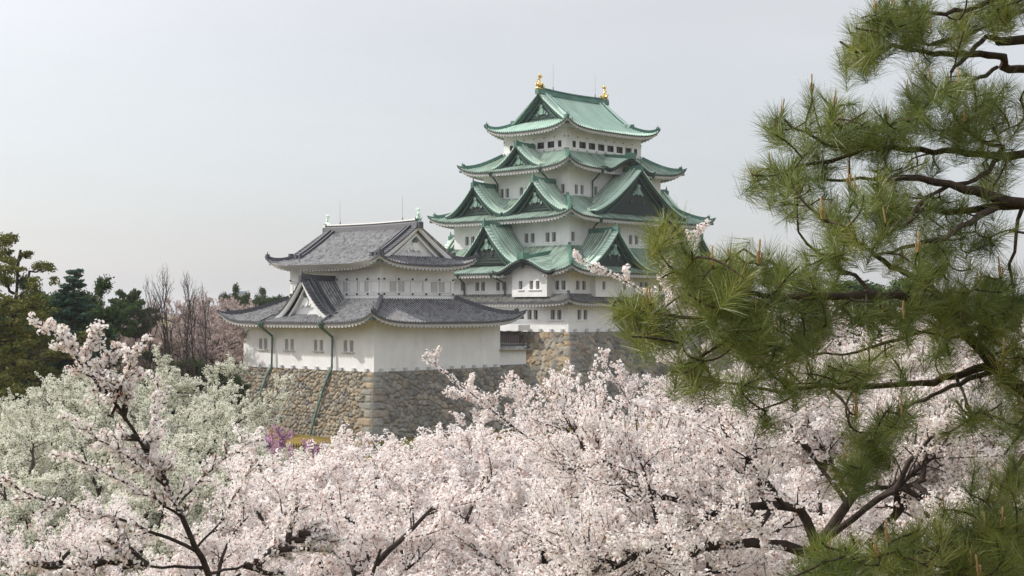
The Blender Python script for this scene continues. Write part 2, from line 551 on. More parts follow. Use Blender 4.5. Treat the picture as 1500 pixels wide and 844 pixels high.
def dormer(parent, face, c, g, b, hw, za, zf, mats, white=False, p=1.6, inset=.45, period=.45):
    fr = FR[face]
    zfun = lambda s: zf + (za - zf) * (1 - s) ** p
    rb = MB()
    for sd in (-1, 1):
        P = []; UV = []
        for dd, h in columns(b, g + .5, period, .13):
            P.append([fr(c + sd * hw * s, dd, zfun(s) + h) for s in [q / 12 for q in range(13)]])
            UV.append([(dd - b, q / 12 * hw * 1.4) for q in range(13)])
        if sd > 0: P = P[::-1]; UV = UV[::-1]
        f0 = len(rb.f); rb.grid(P, 0, UV)
        for k in range(len(P) - 1):
            kk = k if sd < 0 else len(P) - 2 - k
            if kk % 4 in (0, 1):
                for j in range(12): rb.m[f0 + k * 12 + j] = 1
    d = rb.build('dormer_gable', [mats[0], mats[7]], parent)
    gable_front(d, face, c, g, hw, zfun, zf, mats, white, inset)
    hb = MB()
    pts = [fr(c, b + (g + .35 - b) * q / 6, za - .1 + .22 * (q / 6) ** 3) for q in range(7)]
    hb.bar(pts, .52, .4); hb.bar([(x, y, z + .36) for x, y, z in pts], .36, .3)
    x, y, z = fr(c, g + .3, za + .25)
    hb.box((x, y, z - .12), (.55, .55, .75))
    hb.tube([(x, y, z + .25), (x, y, z + .7), (x, y, z + 1.0)], [.2, .1, .03], 6)
    hb.build('ridge', [mats[2]], d)
    return d

def karahafu(parent, face, c, hw, g, b, z0, bump, mats, wall_d, slope=0.12):
    """undulating gable over the eave"""
    fr = FR[face]
    def zc(u):
        q = abs(u)
        return z0 + bump * (0.5 + 0.5 * math.cos(math.pi * min(1, q / .9))) ** .85 + .28 * max(0, (q - .72) / .28) ** 2
    rb = MB(); P = []; UV = []
    for a, h in columns(-hw, hw, .42, .09):
        u = a / hw
        col = []
        for r in range(9):
            dd = b + (g - b) * r / 8
            col.append(fr(c + a, dd, zc(u) + h + (g - dd) * slope))
        P.append(col); UV.append([(a + hw, r * .6) for r in range(9)])
    rb.grid(P, 0, UV)
    d = rb.build('curved_gable', [mats[0], mats[1]], parent)
    bb = MB(); A = []
    m = 40
    for k in range(m + 1):
        u = -1 + 2 * k / m; a = c + u * hw
        z = zc(u)
        th = .75 - .2 * abs(u)
        A.append([fr(a, g, z + .04), fr(a, g + .02, z - .25), fr(a, g - .25, z - th), fr(a, g - .9, z - th), fr(a, g - 1.3, z - th + .3)])
    bb.grid(A)
    bb.tube([fr(c, g - .15, zc(0) - .5), fr(c, g - .1, zc(0) - 1.15)], [.55, .12], 8)
    bb.build('bargeboard', [mats[5]], d)
    # row of verge tiles
    vb = MB()
    for k in range(34):
        u = -1 + 2 * (k + .5) / 34
        if .2 < abs(u) < .95:
            x, y, z = fr(c + u * hw, g - .35, zc(u) + .1)
            vb.box((x, y, z), (.2, .75, .16) if face in 'SN' else (.75, .2, .16))
    vb.build('verge', [mats[3]], d)
    hb = MB()
    pts = [fr(c, b + (g - .2 - b) * q / 6, zc(0) + (g - (b + (g - .2 - b) * q / 6)) * slope) for q in range(7)]
    hb.bar(pts, .6, .55)
    x, y, z = pts[-1]
    hb.box((x, y, z + .45), (1.2, 1.2, .9)); hb.tube([(x, y, z + .8), (x, y, z + 1.3)], [.2, .05], 6)
    hb.build('ridge', [mats[2]], d)
    return zc

def irimoya(parent, swap, xo, yo, ze, zr, yg, lift, hw, zin, mats, p=1.36, k=1.9, period=0.42, rib=.13, white=False, names=('roof', 'eave'), over=.55, sag=0.0):
    """hip-and-gable roof; canonical ridge along y (side faces E,W), swapped for a ridge along x"""
    sides, gabs = (('E', 'W'), ('S', 'N')) if not swap else (('S', 'N'), ('E', 'W'))
    D = yo - yg
    def prof(d): return ze + (zr - ze) * (max(0, xo - d) / xo) ** p
    def Z(d, c):
        q = min(1, max(0, (xo - d) / D))
        return prof(d) + lift * math.exp(-max(0, c) / k) * (1 - q)
    rb = MB(); eb = MB()
    for f in sides:
        def t0f(a):
            if abs(a) <= yg + over: return 0.0
            return max(0.0, min(.999, (xo - (yo - abs(a))) / xo))
        roof_sheet(rb, f, yo, t0f, lambda t: t * xo, lambda a, t: Z(t * xo, yo - abs(a)), period, rib, 16)
        eave_trim(eb, f, yo, xo, hw[0], hw[1], lambda a: Z(xo, yo - abs(a)), zin)
    for f in gabs:
        xi = xo - D
        roof_sheet(rb, f, xo, lambda a: max(0.0, min(.999, (abs(a) - xi) / D)), lambda t: yg + t * D, lambda a, t: Z(xo - (1 - t) * D, xo - abs(a)), period, rib, 8)
        eave_trim(eb, f, xo, yo, hw[1], hw[0], lambda a: Z(xo, xo - abs(a)), zin)
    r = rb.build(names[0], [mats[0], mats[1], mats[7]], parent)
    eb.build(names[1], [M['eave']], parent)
    xi = xo - D
    hb = MB()
    sw = (lambda x, y, z: (x, y, z)) if not swap else (lambda x, y, z: (y, -x, z))
    for sx in (-1, 1):
        for sy in (-1, 1):
            pts = []
            for j in range(11):
                t = j / 10 * 1.02; tt = min(1, t)
                pts.append(sw(sx * (xi + t * D), sy * (yg + t * D), Z(xi + tt * D, (1 - tt) * D) + (.1 if j == 10 else 0)))
            hb.bar([(q[0], q[1], q[2] - .05) for q in pts[:-1]], .5, .5)
            hb.bar([(q[0], q[1], q[2]) for q in pts[-3:]], .34, .24, taper=[1, 1, .5])
            q = pts[-2]
            hb.box((q[0], q[1], q[2] + .34), (.4, .4, .55))
            hb.tube([(q[0], q[1], q[2] + .5), (q[0], q[1], q[2] + .95)], [.11, .03], 5)
            q = pts[1]
            hb.box((q[0], q[1], q[2] + .4), (.45, .45, .7))
            q = pts[-1]
            x, y, z = sw(sx * (xo - .6), sy * (yo - .6), Z(xo, 0) - .75)
            hb.box((x, y, z), (.5, .5, .4), 1)
            # descending ridge beside the gable
            dp = [sw(sx * xi * s, sy * (yg - 1.15), prof(xi * s)) for s in [q / 10 for q in range(11)]]
            if not white: hb.bar(dp, .4, .42)
            hb.build('hip_ridge', [mats[2], M['pipe2'] if white else M['pipe']], r); hb = MB()
    mb = MB()
    nn = 12
    L = yg + .45
    pts = [sw(0, -L + 2 * L * q / nn, zr - .25 + sag * ((q / nn * 2 - 1) ** 2)) for q in range(nn + 1)]
    mb.bar(pts, .95, .55); mb.bar([(q[0], q[1], q[2] + .55) for q in pts], .65, .3, 1)
    mb.bar([(q[0], q[1], q[2] + .84) for q in pts], .8, .16)
    for s in (0, nn):
        q = pts[s]; mb.box((q[0], q[1], q[2] + .25), (.7, .7, .7))
    mb.build('main_ridge', [mats[2], mats[6]], r)
    hwg = xi * 1.06
    zfun = lambda s: prof(s * hwg)
    for f in gabs:
        gable_front(r, f, 0, yg - .05, hwg, zfun, prof(xi) - .1, mats, white)
    return pts

def wall_face(mb, face, La, d, z0, z1, holes=(), m=0):
    fr = FR[face]
    xs = sorted(set([-La, La] + [h[0] for h in holes] + [h[1] for h in holes]))
    zs = sorted(set([z0, z1] + [h[2] for h in holes] + [h[3] for h in holes]))
    for i in range(len(xs) - 1):
        for j in range(len(zs) - 1):
            xc = (xs[i] + xs[i + 1]) / 2; zc = (zs[j] + zs[j + 1]) / 2
            if any(h[0] < xc < h[1] and h[2] < zc < h[3] for h in holes): continue
            mb.face([fr(xs[i], d, zs[j]), fr(xs[i + 1], d, zs[j]), fr(xs[i + 1], d, zs[j + 1]), fr(xs[i], d, zs[j + 1])], m)

_win = {}
def window_mesh(w, h, style):
    key = (round(w, 2), round(h, 2), style)
    if key in _win: return _win[key]
    b = MB(); dp = .3
    x, z = w / 2, h / 2
    b.face([(-x, 0, -z), (-x, dp, -z), (-x, dp, z), (-x, 0, z)]); b.face([(x, 0, -z), (x, 0, z), (x, dp, z), (x, dp, -z)])
    b.face([(-x, 0, z), (-x, dp, z), (x, dp, z), (x, 0, z)]); b.face([(-x, 0, -z), (x, 0, -z), (x, dp, -z), (-x, dp, -z)])
    b.face([(-x, dp - .01, -z), (x, dp - .01, -z), (x, dp - .01, z), (-x, dp - .01, z)], 1)
    if style == 'slit':
        for k in (-1, 1):
            b.box((k * w * .2, .17, 0), (.06, .06, h - .02), 2)
        b.box((0, -.06, -z - .1), (w + .5, .16, .14), 0)
    elif style == 'pane':
        for k in (-1, 1):
            b.box((k * (x - .06), .1, 0), (.12, .12, h - .02), 3)
        b.box((0, .1, 0), (.1, .1, h - .02), 3)
        b.box((0, .1, z - .07), (w - .25, .11, .1), 3); b.box((0, .1, -z + .07), (w - .25, .11, .1), 3)
    me = b.mesh('window', [M['plaster'], M['slot'] if style == 'slit' else (M['glass'] if style == 'pane' else M['shutter']), M['shutter'], M['frame']])
    _win[key] = me
    return me

def windows(parent, face, d, specs, style='slit'):
    """specs: (centre, width, z0, z1); returns the holes for the wall"""
    holes = []
    for a, w, z0, z1 in specs:
        o = bpy.data.objects.new('window', window_mesh(w, z1 - z0, style))
        o.location = FR[face](a, d, (z0 + z1) / 2)
        o.rotation_euler = (0, 0, FROT[face])
        link(o, parent)
        holes.append((a - w / 2, a + w / 2, z0, z1))
    return holes

def storey(parent, hx, hy, z0, z1, win, style='slit', mat='plaster'):
    w = link(bpy.data.objects.new('wall', bpy.data.meshes.new('tmp')), parent)
    mb = MB()
    for f in 'SENW':
        La, d = (hx, hy) if f in 'SN' else (hy, hx)
        holes = []
        for st, sp in win.get(f, []):
            holes += windows(w, f, d, sp, st)
        wall_face(mb, f, La, d, z0, z1, holes)
    w.data = mb.mesh('wall', [M[mat]])
    return w

def bay(parent, face, c, hwid, d0, d1, z0, ztop, win=(), bottom=True):
    """shallow projecting bay; ztop is a function of the offset from its centre"""
    fr = FR[face]
    w = link(bpy.data.objects.new('bay_wall', bpy.data.meshes.new('tmp')), parent)
    mb = MB(); holes = windows(w, face, d1, win, 'slit') if win else []
    zt = min(ztop(hwid), ztop(0)) if not holes else max(h[3] for h in holes) + .25
    xs = sorted(set([c - hwid, c + hwid] + [h[0] for h in holes] + [h[1] for h in holes]))
    zs = sorted(set([z0, zt] + [h[2] for h in holes] + [h[3] for h in holes]))
    for i in range(len(xs) - 1):
        for j in range(len(zs) - 1):
            xc = (xs[i] + xs[i + 1]) / 2; zc = (zs[j] + zs[j + 1]) / 2
            if any(h[0] < xc < h[1] and h[2] < zc < h[3] for h in holes): continue
            mb.face([fr(xs[i], d1, zs[j]), fr(xs[i + 1], d1, zs[j]), fr(xs[i + 1], d1, zs[j + 1]), fr(xs[i], d1, zs[j + 1])])
    n = 20
    P = [[fr(c - hwid + 2 * hwid * k / n, d1, zt), fr(c - hwid + 2 * hwid * k / n, d1, max(zt, ztop(-hwid + 2 * hwid * k / n)))] for k in range(n + 1)]
    mb.grid(P)
    for sd in (-1, 1):
        a = c + sd * hwid
        mb.face([fr(a, d0, z0), fr(a, d1, z0), fr(a, d1, max(zt, ztop(sd * hwid))), fr(a, d0, max(zt, ztop(sd * hwid)))])
    mb.face([fr(c - hwid, d0, z0), fr(c + hwid, d0, z0), fr(c + hwid, d1, z0), fr(c - hwid, d1, z0)])
    w.data = mb.mesh('bay_wall', [M['plaster']])
    return w

def drain(parent, pts, r, mat, funnel=True):
    mb = MB(); mb.tube(pts, r, 8)
    if funnel:
        x, y, z = pts[0]
        mb.tube([(x, y, z + .35), (x, y, z + .2), (x, y, z - .35)], [r * 3, r * 3, r * 1.2], 6)
    return mb.build('drainpipe', [mat], parent)

def lightning_rod(parent, x, y, z, h):
    mb = MB(); mb.tube([(x, y, z), (x, y, z + .9), (x, y, z + 1.0), (x, y, z + h)], [.14, .07, .022, .015], 6)
    return mb.build('lightning_rod', [M['rod']], parent)

def fish_ornament(parent, loc, rz, h, mat, name='fish_ornament'):
    """roof fish: head down on the ridge, body curling up to a forked tail"""
    mb = MB(); s = h / 2.7
    body = [(1.0, .42, .30), (.72, .40, .46), (.3, .42, .52), (-.1, .62, .48), (-.28, 1.0, .40), (-.22, 1.4, .31), (-.05, 1.75, .22), (.02, 2.0, .15)]
    mb.tube([(x * s, 0, z * s) for x, z, r in body], [r * s for x, z, r in body], 10, sq=.75)
    # jaws, dorsal spines, side fins
    mb.tube([(.95 * s, 0, .5 * s), (1.3 * s, 0, .62 * s)], [.22 * s, .06 * s], 6)
    mb.tube([(.95 * s, 0, .3 * s), (1.25 * s, 0, .2 * s)], [.2 * s, .06 * s], 6)
    for k in range(6):
        x, z, r = body[1 + k]
        nx = -.5 - .1 * k if k > 1 else -.1
        mb.tube([((x - r * .6) * s, 0, (z + r * .3) * s), ((x - r * .6 - .32) * s, 0, (z + .22) * s)], [.16 * s, .02 * s], 5)
    for sd in (-1, 1):
        mb.tube([(.25 * s, sd * .3 * s, .35 * s), (-.1 * s, sd * .75 * s, .72 * s), (-.3 * s, sd * .9 * s, 1.0 * s)], [.2 * s, .16 * s, .03 * s], 6)
    mb.tube([(-.35 * s, 0, .45 * s), (-.85 * s, 0, .7 * s), (-1.15 * s, 0, 1.02 * s)], [.3 * s, .2 * s, .03 * s], 6, sq=.5)
    # tail fan
    for dx, dz, r in ((-.55, .55, .2), (-.2, .75, .22), (.2, .68, .22), (.6, .42, .2)):
        mb.tube([(.02 * s, 0, 1.95 * s), ((.02 + dx * .6) * s, 0, (1.95 + dz * .6) * s), ((.02 + dx) * s, 0, (1.95 + dz) * s)], [.14 * s, r * s, .03 * s], 6, sq=.45)
    mb.box((.05 * s, 0, .05 * s), (1.7 * s, .8 * s, .3 * s))
    o = mb.build(name, [mat], parent)
    o.location = loc; o.rotation_euler = (0, 0, rz)
    for pl in o.data.polygons: pl.use_smooth = True
    return o
# ------------------------------------------------------------------ ground
def m_ground():
    n = N('grass_ground', 0.95, 0.1)
    co = n.coord()
    a = n.noise(0.05, co, 6, 0.6); b = n.noise(0.9, co, 5, 0.65)
    c = n.ramp(a, [(0.38, (0.05, 0.075, 0.025)), (0.48, (0.16, 0.13, 0.035)), (0.6, (0.30, 0.20, 0.06))])
    n.base(n.mul(c, n.ramp(b, [(0.3, (0.55, 0.6, 0.5)), (0.7, (1, 1, 1))])))
    n.bump(n.noise(3, co, 6), 0.6, 0.2)
    return n.mt
M['ground'] = m_ground()
GZ = -14.4
gb = MB()
ng = 60; ext = 6000
def gcoord(k):
    u = 2 * k / ng - 1
    return math.copysign(abs(u) ** 3 * ext, u)
random.seed(3)
def gz(x, y):
    r = math.hypot(x, y - 60)
    return GZ + (0.25 * math.sin(x * .07) * math.cos(y * .05) if r < 400 else 0) - (0.0 if r < 400 else 0.5)
gb.grid([[(gcoord(i), gcoord(j) + 60, gz(gcoord(i), gcoord(j) + 60)) for j in range(ng + 1)] for i in range(ng + 1)][::-1])
tag(gb.build('ground', [M['ground']]), kind='structure')

# ------------------------------------------------------------------ main keep
TH = -R(43.5)
keep = empty('castle_keep', (9.42, 215.5, 0), TH)
tag(keep, 'tall white five tiered castle keep with green copper roofs and golden fish on its ridge', 'castle')
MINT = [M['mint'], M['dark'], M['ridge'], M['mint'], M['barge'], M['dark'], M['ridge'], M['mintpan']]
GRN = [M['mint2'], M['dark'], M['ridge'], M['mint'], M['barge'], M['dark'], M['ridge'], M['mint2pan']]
MINT[5] = M['carve2'] = m_plain('pediment_copper', (0.085, 0.15, 0.125), .65, .3, .35, 1.5)
GRNS = list(GRN); GRNS[5] = m_plain('green_pediment_copper', (0.028, 0.058, 0.046), .65, .3, .35, 1.5)
rs = lambda lst, w, z0, z1: [(a, w, z0, z1) for a in lst]
# storeys from the top down
w5 = {'S': [('pane', rs([-2.85, -.77, 1.25, 3.29], 1.35, 24.08, 25.05) + rs([-4.75, 5.04], .7, 24.08, 25.05))],
      'E': [('pane', rs([-5.16, -2.99, -.84, 1.36, 3.54, 5.7], 1.5, 24.05, 25.02) + rs([-7.05, 7.45], .75, 24.05, 25.02))]}
st5 = storey(keep, 6.36, 8.8, 23.2, 27.4, w5)
tb = MB()
for f in 'SE':
    La, d = (6.36, 8.8) if f == 'S' else (8.8, 6.36)
    fr = FR[f]
    for z, h in ((25.6, .16), (25.25, .1), (23.72, .16), (23.95, .1)):
        x, y, zz = fr(0, d + .04, z)
        tb.box((x, y, zz), (2 * La + .12, .12, h) if f == 'S' else (.12, 2 * La + .12, h), 0)
    n = 7 if f == 'S' else 9
    for k in range(n):
        a = -La + .25 + (2 * La - .5) * k / (n - 1)
        for z in (25.6, 23.72):
            x, y, zz = fr(a, d + .1, z); tb.box((x, y, zz), (.15, .15, .15), 1)
tb.build('timber_band', [M['plaster'], M['frame']], st5)
pr = irimoya(keep, False, 8.5, 10.95, 26.65, 32.6, 7.5, 1.5, (6.36, 8.8), 26.75, MINT, sag=.25)
S4 = lambda a: a
w4 = {'S': [('slit', rs([-4.67, -3.54, -.63, .59, 3.4, 4.6, 7.55], .74, 16.95, 18.3))],
      'E': [('slit', rs([-8.99, -7.73, -4.64, 4.7, 8.54, 9.74], .74, 16.95, 18.3))]}
storey(keep, 8.48, 11.0, 16.2, 20.95, w4)
skirt(keep, (6.36, 8.8), 23.45, (11.33, 13.85), 20.6, 1.35, (8.48, 11.0), 20.7, GRN, cuts={'E': ((-3.6, 3.6, .62),)})
dormer(keep, 'S', 0, 12.45, 8.8, 4.9, 24.3, 21.15, GRNS)
kz = karahafu(keep, 'E', 0, 5.8, 11.5, 6.4, 20.72, 1.75, GRN, 9.0)
kb = MB(); kb.grid([[FR['E'](-3.9 + 7.8 * q / 20, 10.0, 20.2), FR['E'](-3.9 + 7.8 * q / 20, 10.0, kz((-3.9 + 7.8 * q / 20) / 5.8) - .1)] for q in range(21)])
kb.build('gable_panel', [M['eave']], keep)
w3 = {'S': [('slit', rs([-8.89, -7.67, -4.57, -3.35, 3.35, 4.57, 7.48, 8.7], .8, 9.8, 11.15))],
      'E': [('slit', rs([-13.4, -.43, .98, 4.3, 5.6, 12.2, 13.3], .8, 9.8, 11.15))]}
storey(keep, 11.66, 14.2, 8.8, 13.4, w3)
skirt(keep, (8.48, 11.0), 16.6, (14.5, 17.05), 13.1, 1.15, (11.66, 14.2), 13.2, GRN)
for f in 'SN':
    for c in (-6.05, 6.05):
        dormer(keep, f, c, 15.4, 11.0, 5.85, 18.55, 14.15, GRNS)
for f in 'EW':
    dormer(keep, f, 0, 13.0, 8.4, 10.9, 20.75, 14.1, GRN, p=1.45)
w2 = {'S': [('slit', rs([-13.6, -12.4, -8.4, -5.29, -2.32, -1.12, 1.9, 3.1, 13.2, 14.4], .8, 2.85, 4.1))],
      'E': [('slit', rs([-16.6, -15.3, -10.4, -2.45, -1.33, 2, 3.2], .8, 2.85, 4.1))]}
storey(keep, 15.3, 18.6, 1.6, 5.65, w2)
skirt(keep, (11.66, 14.2), 9.2, (18.1, 21.1), 5.25, 1.05, (15.3, 18.6), 5.35, GRN, cuts={'S': ((5.4, 12.9, .72),)})
dormer(keep, 'S', 0.3, 19.5, 14.2, 6.5, 12.2, 6.6, GRNS)
for f in 'EW':
    for c in (-9.9, 9.9):
        dormer(keep, f, c, 16.6, 11.6, 6.9, 11.15, 5.9, GRN)
kz2 = karahafu(keep, 'S', 9.1, 5.7, 21.3, 14.6, 5.35, 1.7, GRN, 20.2, slope=.15)
bay(keep, 'S', 9.2, 3.3, 18.6, 19.9, 1.9, lambda u: kz2(u / 5.7) - .3, [(7.55, .7, 2.95, 4.1), (9.6, .7, 2.95, 4.1), (10.8, .7, 2.95, 4.1)])
for f, c, wn in (('E', -9.9, [(-12.2, .7, 2.9, 4.05), (-7.6, .7, 2.9, 4.05)]), ('E', 9.9, [])):
    bay(keep, f, c, 4.1, 15.3, 16.3, 1.9, lambda u: 5.3, wn)
w1 = {'S': [('slit', rs([-12.4, -11.2, -4.5, -3.3, -1.0, .2, 3.4, 8.06, 9.23, 12.41, 13.6], .82, -1.26, .08))],
      'E': [('slit', rs([-16.3, -15.0, -8.5, -7.3, 0, 1.2], .82, -1.26, .08))]}
s1 = storey(keep, 15.3, 18.6, -2.97, 1.55, w1)
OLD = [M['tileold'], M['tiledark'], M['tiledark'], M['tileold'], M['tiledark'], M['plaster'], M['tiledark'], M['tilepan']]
skirt(keep, (15.25, 18.55), 2.3, (17.0, 20.3), 1.12, .55, (15.3, 18.6), 1.1, OLD, p=1.05, k=1.4, drop=.42, rw=.4)
fb = MB(); fb.box((0, 0, 0), (.38, .38, .42)); fme = fb.mesh('foot_stone', [M['eave']])
for k in range(15):
    for f, La, d in (('S', 15.3, 18.6), ('E', 18.6, 15.3)):
        link(bpy.data.objects.new('foot_stone', fme), s1).location = FR[f](-La + 2 * La * (k + .5) / 15, d + .12, -2.75)
for f, P in (('S', [(-4.4, 13.75, 20.3), (-4.7, 12.6, 19.7), (-5.4, 11.2, 19.1), (-5.4, 11.2, 14.2)]),
             ('S', [(5.6, 13.75, 20.3), (5.3, 12.6, 19.7), (5.0, 11.2, 19.1), (5.0, 11.2, 15.8)]),
             ('E', [(-6.4, 11.2, 20.3), (-6.0, 10, 19.7), (-5.6, 8.7, 19.0), (-5.6, 8.7, 16.3), (-6.6, 9.4, 15.9)]),
             ('E', [(5.6, 11.2, 20.3), (6.0, 10, 19.7), (6.7, 8.7, 19.0), (6.7, 8.7, 16.3)]),
             ('E', [(-10.5, 14.4, 12.8), (-10.1, 13, 12.2), (-9.5, 11.9, 11.5), (-9.5, 11.9, 10.2)]),
             ('S', [(-4.0, 20.9, 4.95), (-4.3, 20, 4.4), (-4.75, 18.85, 3.9), (-4.75, 18.85, 2.0)]),
             ('S', [(2.8, 20.9, 4.95), (3.1, 20, 4.4), (3.5, 18.85, 3.9), (3.5, 18.85, 2.0)])):
    drain(keep, [FR[f](*p) for p in P], .13, M['pipe'])
fish_ornament(keep, (0, -7.55, 33.35), R(90), 2.3, M['gold'], 'golden_fish')
fish_ornament(keep, (0, 7.55, 33.35), R(-90), 2.3, M['gold'], 'golden_fish')
lightning_rod(keep, 0, -4.6, 33.1, 4.2)
lightning_rod(keep, 0, 5.3, 33.1, 4.2)

# ------------------------------------------------------------------ small keep
small = empty('small_keep', (-17.51, 173.96, 0), TH)
tag(small, 'two storey white castle tower with grey tiled roofs before the tall keep', 'castle tower')
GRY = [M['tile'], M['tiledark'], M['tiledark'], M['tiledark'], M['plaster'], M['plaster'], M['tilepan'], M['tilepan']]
up = storey(small, 8.67, 5.9, 1.3, 6.1, {})
irimoya(small, True, 8.1, 10.87, 5.35, 10.15, 8.35, 1.25, (8.67, 5.9), 5.5, GRY, white=True, p=1.25, sag=.12)
tb = MB()
for f, La, d, nails, panels in (
        ('S', 8.67, 5.9, [-8.4, -6.5, -4.6, .73, 2.58, 4.47, 6.4, 8.4], [(1.82, 2.5), (2.9, 4.4), (4.75, 5.75), (5.85, 6.3), (6.9, 8.3), (-8.0, -6.9), (-6.7, -6.0)]),
        ('E', 5.9, 8.67, [-5.58, -3.3, -1.11, 1.11, 3.34, 5.63], [(-4.55, -3.66), (-3.17, -2.45), (-2.4, -1.35), (.7, 2.05), (2.1, 3.0), (3.45, 4.18), (4.22, 5.28)])):
    fr = FR[f]
    for z, h in ((3.72, .2), (3.5, .1), (2.16, .1), (1.94, .2), (1.45, .22)):
        x, y, zz = fr(0, d + .05, z)
        tb.box((x, y, zz), (2 * La + .14, .14, h) if f == 'S' else (.14, 2 * La + .14, h), 0)
    for a in nails:
        for z in (3.72, 1.94):
            x, y, zz = fr(a, d + .13, z); tb.box((x, y, zz), (.2, .2, .2), 1)
    for k, (a0, a1) in enumerate(panels):
        pb = MB(); x, y, zz = fr((a0 + a1) / 2, d + .02, 2.83)
        w = a1 - a0
        pb.box((x, y, zz), (w, .05, 1.2) if f == 'S' else (.05, w, 1.2), 1 if w < .95 else 0)
        for a in (a0, a1):
            x, y, zz = fr(a, d + .05, 2.83); pb.box((x, y, zz), (.06, .08, 1.24), 1)
        pb.build('shutter', [M['plaster'], M['shutter'], M['slot']], up)
tb.build('timber_band', [M['plaster'], M['frame']], up)
lo = storey(small, 12.4, 10.25, -6.95, -.95, {'S': [('panel', rs([-8.87, -7.83, -3.65, -2.58, 1.93, 2.99, 7.41, 8.47], .66, -4.75, -3.45))]})
for a in (-8.35, -3.1, 2.46, 7.94):
    sb = MB(); x, y, z = FR['S'](a, 10.33, -4.85); sb.box((x, y, z), (2.1, .18, .14))
    for q in (-.55, .55):
        for e_ in (-.2, 0, .2):
            x, y, z = FR['S'](a + q + e_, 10.12, -4.1); sb.box((x, y, z), (.08, .08, 1.28))
    sb.build('window_sill', [M['eave']], lo)
for f, La, d in (('S', 12.4, 10.25), ('E', 10.25, 12.4)):
    for k in range(11):
        link(bpy.data.objects.new('foot_stone', fme), lo).location = FR[f](-La + 2 * La * (k + .5) / 11, d + .1, -6.8)
skirt(small, (8.67, 5.9), 1.42, (14.65, 12.5), -1.4, 1.3, (12.4, 10.25), -1.25, GRY, p=1.25, cuts={})
dormer(small, 'S', .1, 10.6, 5.8, 5.2, 3.65, -.75, GRY, True, p=1.5, inset=.6)
for sd in (-1, 1):
    vb = MB(); vb.bar([FR['S'](.1 + sd * 5.3, 10.9 , -.55), FR['S'](.1 + sd * 5.6, 11.8, -.95), FR['S'](.1 + sd * 5.85, 12.5, -1.3)], .3, .16)
    vb.build('valley_gutter', [M['tiledark']], small)
for x0, x1 in ((-5.75, -6.15), (5.75, 5.35)):
    drain(small, [FR['S'](x0, 12.55, -1.75), FR['S'](x0, 12.3, -2.1), FR['S'](x1 + .1, 10.6, -3.1), FR['S'](x1, 10.5, -3.4), FR['S'](x1, 10.6, -6.7), FR['S'](x1 - .05, 10.95, -7.3)] + [FR['S'](x1 - .3 * v, 10.35 + 2.7 * (1.25 * v - .25 * v * v) + .55, -6.95 - 7.65 * v) for v in (.15, .3, .45, .6, .75, .9, .99)], .145, M['pipe2'])
fish_ornament(small, (-8.55, 0, 10.65), 0, 1.75, M['mint'])
fish_ornament(small, (8.55, 0, 10.65), R(180), 1.75, M['mint'])
lightning_rod(small, -6.05, 0, 10.4, 3.6)
lightning_rod(small, 5.8, 0, 10.4, 3.6)

# ------------------------------------------------------------------ stone bases
def m_stone():
    n = N('fieldstone', 0.9, 0.2)
    at = n.new('ShaderNodeAttribute', attribute_name='stone_col')
    v = n.ramp(n.noise(2.5, n.coord(), 6, 0.65), [(0.3, (0.68, 0.66, 0.62)), (0.7, (1.15, 1.13, 1.08))])
    n.base(n.mul(at.outputs['Color'], v)); n.bump(n.noise(7, n.coord(), 5), 0.5, 0.05)
    return n.mt
M['stone'] = m_stone()
PAL = np.array([(.345, .28, .195), (.32, .27, .20), (.25, .235, .21), (.29, .27, .235), (.35, .31, .25), (.35, .262, .165), (.17, .165, .155), (.27, .22, .16), (.36, .315, .235)]) * .92

